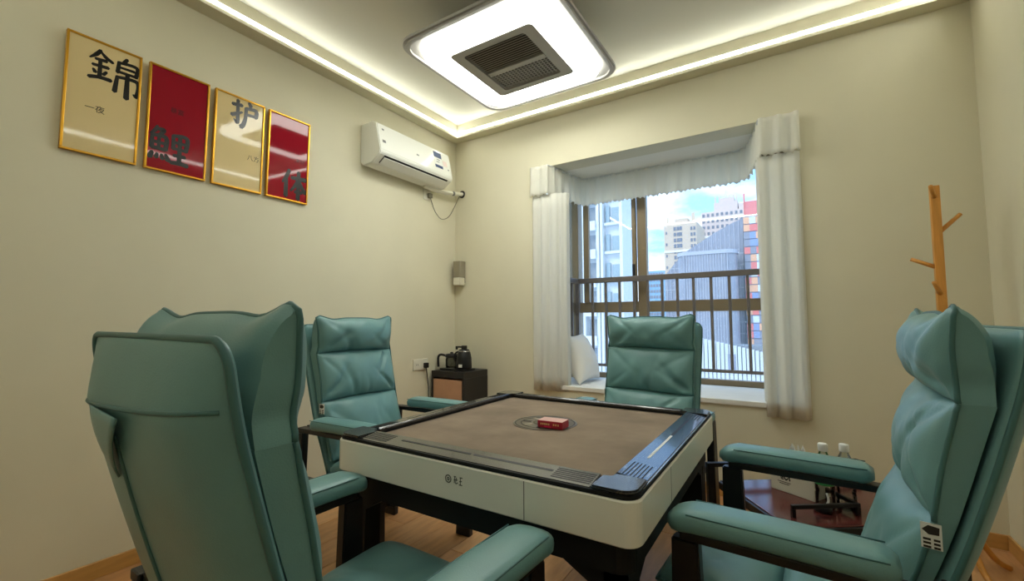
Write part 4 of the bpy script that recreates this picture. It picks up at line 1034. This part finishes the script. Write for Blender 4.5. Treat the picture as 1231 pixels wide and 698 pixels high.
t, h, zt_ = block('pink_tower', 'tall pinkish stepped high-rise with crown and spire', 843, 900, 256, 170.0, 18, PNK)
link('crown_tier', newbox(-h * 0.45, h * 0.55, 1, 14, zt_, zt_ + 3.2), PNK, t); link('crown_tier', newbox(-h * 0.25, h * 0.40, 2, 12, zt_ + 3.2, zt_ + 4.9), PNK, t); link('crown_tier', newbox(h * 0.60, h * 0.95, 1, 12, zt_, zt_ + 2.0), PNK, t)
link('spire', newbox(-h * 0.02, h * 0.02, 5, 5.4, zt_ + 4.9, zt_ + 8.0), PNK, t)
for x in (-0.42, -0.24, 0.2, 0.36, 0.5): link('roof_mast', newbox(h * x - 0.2, h * x + 0.2, 3, 3.4, zt_ + 3.2, zt_ + 6.0), PNK, t)
for z in (2.2, 8.6): link('band', newbox(-h - 0.1, h + 0.1, -0.3, 0, zt_ - z - 0.7, zt_ - z), BEW, t)
win_grid(t, [h * (-0.9 + 0.2 * i) for i in range(10)], zt_ - 26, zt_ - 1.2, 2.2, 0.8, 1.1, WIN)

t, h, zt_ = block('blue_tower', 'pale blue far office block low behind the mullion', 777, 799, 326, 190.0, 14, BGL)
win_grid(t, [h * (-0.75 + 0.3 * i) for i in range(6)], zt_ - 30, zt_ - 1.5, 2.4, 0.9, 1.2, GRY)

# slate glass building with slanted roofline
Yg = 95.0
pts_px = [(800, 470), (800, 330), (822, 304), (842, 291), (862, 278), (880, 268), (893, 262), (893, 470)]
pw3 = [at(a, b, Yg) for a, b in pts_px]; cxg = sum(p[0] for p in pw3) / len(pw3)
gb = thing('glass_building', 'slate blue glass building with a slanted roofline', 'building', (cxg, Yg, GZ))
poly = [(p[0] - cxg, (p[1] if 0 < i < len(pw3) - 1 else GZ) - GZ) for i, p in enumerate(pw3)]
b_ = bmesh.new(); prism(b_, poly, 'y', 0, 14); link('curtain_wall', b_, GLS, gb)
def roof_at(x):
    for (xa, za), (xb, zb) in zip(poly[1:-1], poly[2:-1]):
        if xa <= x <= xb: return za + (zb - za) * (x - xa) / (xb - xa)
    return None
x = poly[1][0] + 0.35
while x < poly[-2][0] - 0.1:
    zz = roof_at(x)
    if zz: link('mullion', newbox(x - 0.06, x + 0.06, -0.15, 0, GZ * 0 + 25, zz - 0.1), MUL, gb)
    x += 0.8
for i in range(14):
    z = 30 + i * 2.2
    xs_ = [x_ / 20 for x_ in range(int(poly[1][0] * 20), int(poly[-2][0] * 20)) if (roof_at(x_ / 20) or 0) > z + 0.2]
    if xs_: link('spandrel', newbox(min(xs_), max(xs_), -0.1, 0, z, z + 0.22), MUL, gb)
# drum-shaped podium in front
xq, zq = at(812, 303, 88.0); xr_, _ = at(884, 303, 88.0)
dr = thing('round_podium', 'round topped glass block in front of slanted building', 'building', ((xq + xr_) / 2, 92.0, GZ)); hw_ = (xr_ - xq) / 2
pts_ = rrect(-hw_, hw_, -3.5, 1.5, 2.2, 6); b_ = bmesh.new(); prism(b_, pts_, 'z', 0, zq - GZ - 0.8); link('wall', b_, GLS, dr)
b_ = bmesh.new(); prism(b_, rrect(-hw_ - 0.2, hw_ + 0.2, -3.7, 1.7, 2.3, 6), 'z', zq - GZ - 0.79, zq - GZ - 0.1); link('roof_rim', b_, MUL, dr)
for i in range(17):
    x = -hw_ + 1.4 + i * (2 * hw_ - 2.8) / 16; link('mullion', newbox(x - 0.05, x + 0.05, -3.62, -3.5, 25, zq - GZ - 0.8), MUL, dr)

# colourful panel building
t, h, zt_ = block('panel_building', 'building clad in red blue and orange panels beside right curtain', 893, 945, 260, 93.0, 12, GRY)
pm_src = {}
rr = random.Random(4)
z = zt_ - 0.9; row = 0
while z > zt_ - 30:
    for i in range(7):
        x = -h + 0.55 + i * (2 * h - 1.0) / 6
        mname = rr.choice([RED, ORG, BLU, BLU, PAL, GRY, RED, ORG]) if i else rr.choice([ORG, GRY, RED])
        if mname not in pm_src: pm_src[mname] = link('panel', newbox(-0.5, 0.5, -0.2, 0, -0.62, 0.62), mname, t, loc=(x, 0, z))
        else: inst('panel', pm_src[mname], t, (x, 0, z))
    z -= 1.42; row += 1
link('roof_sign', newbox(-h + 0.3, -h + 2.6, 1, 1.6, zt_, zt_ + 3.0), mat('sign_red', srgb(222, 120, 116), 0.6), t); link('roof_mast', newbox(-h + 0.1, -h + 0.35, 1, 1.3, zt_, zt_ + 4.6), RED, t)

# low white fluted block
Yl = 46.0
x0, z0 = at(832, 404, Yl); x1, z1 = at(935, 415, Yl)
lw = thing('fluted_block', 'low white block with vertical fluted wall', 'building', ((x0 + x1) / 2, Yl, GZ)); h = (x1 - x0) / 2
link('wall', newbox(-h, h, 0, 3, 0, z0 - GZ - 0.8), LOWD, lw)
fs = None
for i in range(20):
    x = -h + (i + 0.5) * 2 * h / 20; zt2_ = z0 - GZ - 0.08 * i
    link('fin', newbox(x - 0.14, x + 0.14, -0.3, 0, zt2_ - 9, zt2_), LOW, lw)
link('vent', newbox(h * -0.12, h * 0.06, -0.35, -0.3, z0 - GZ - 3.0, z0 - GZ - 1.6), GRY, lw)
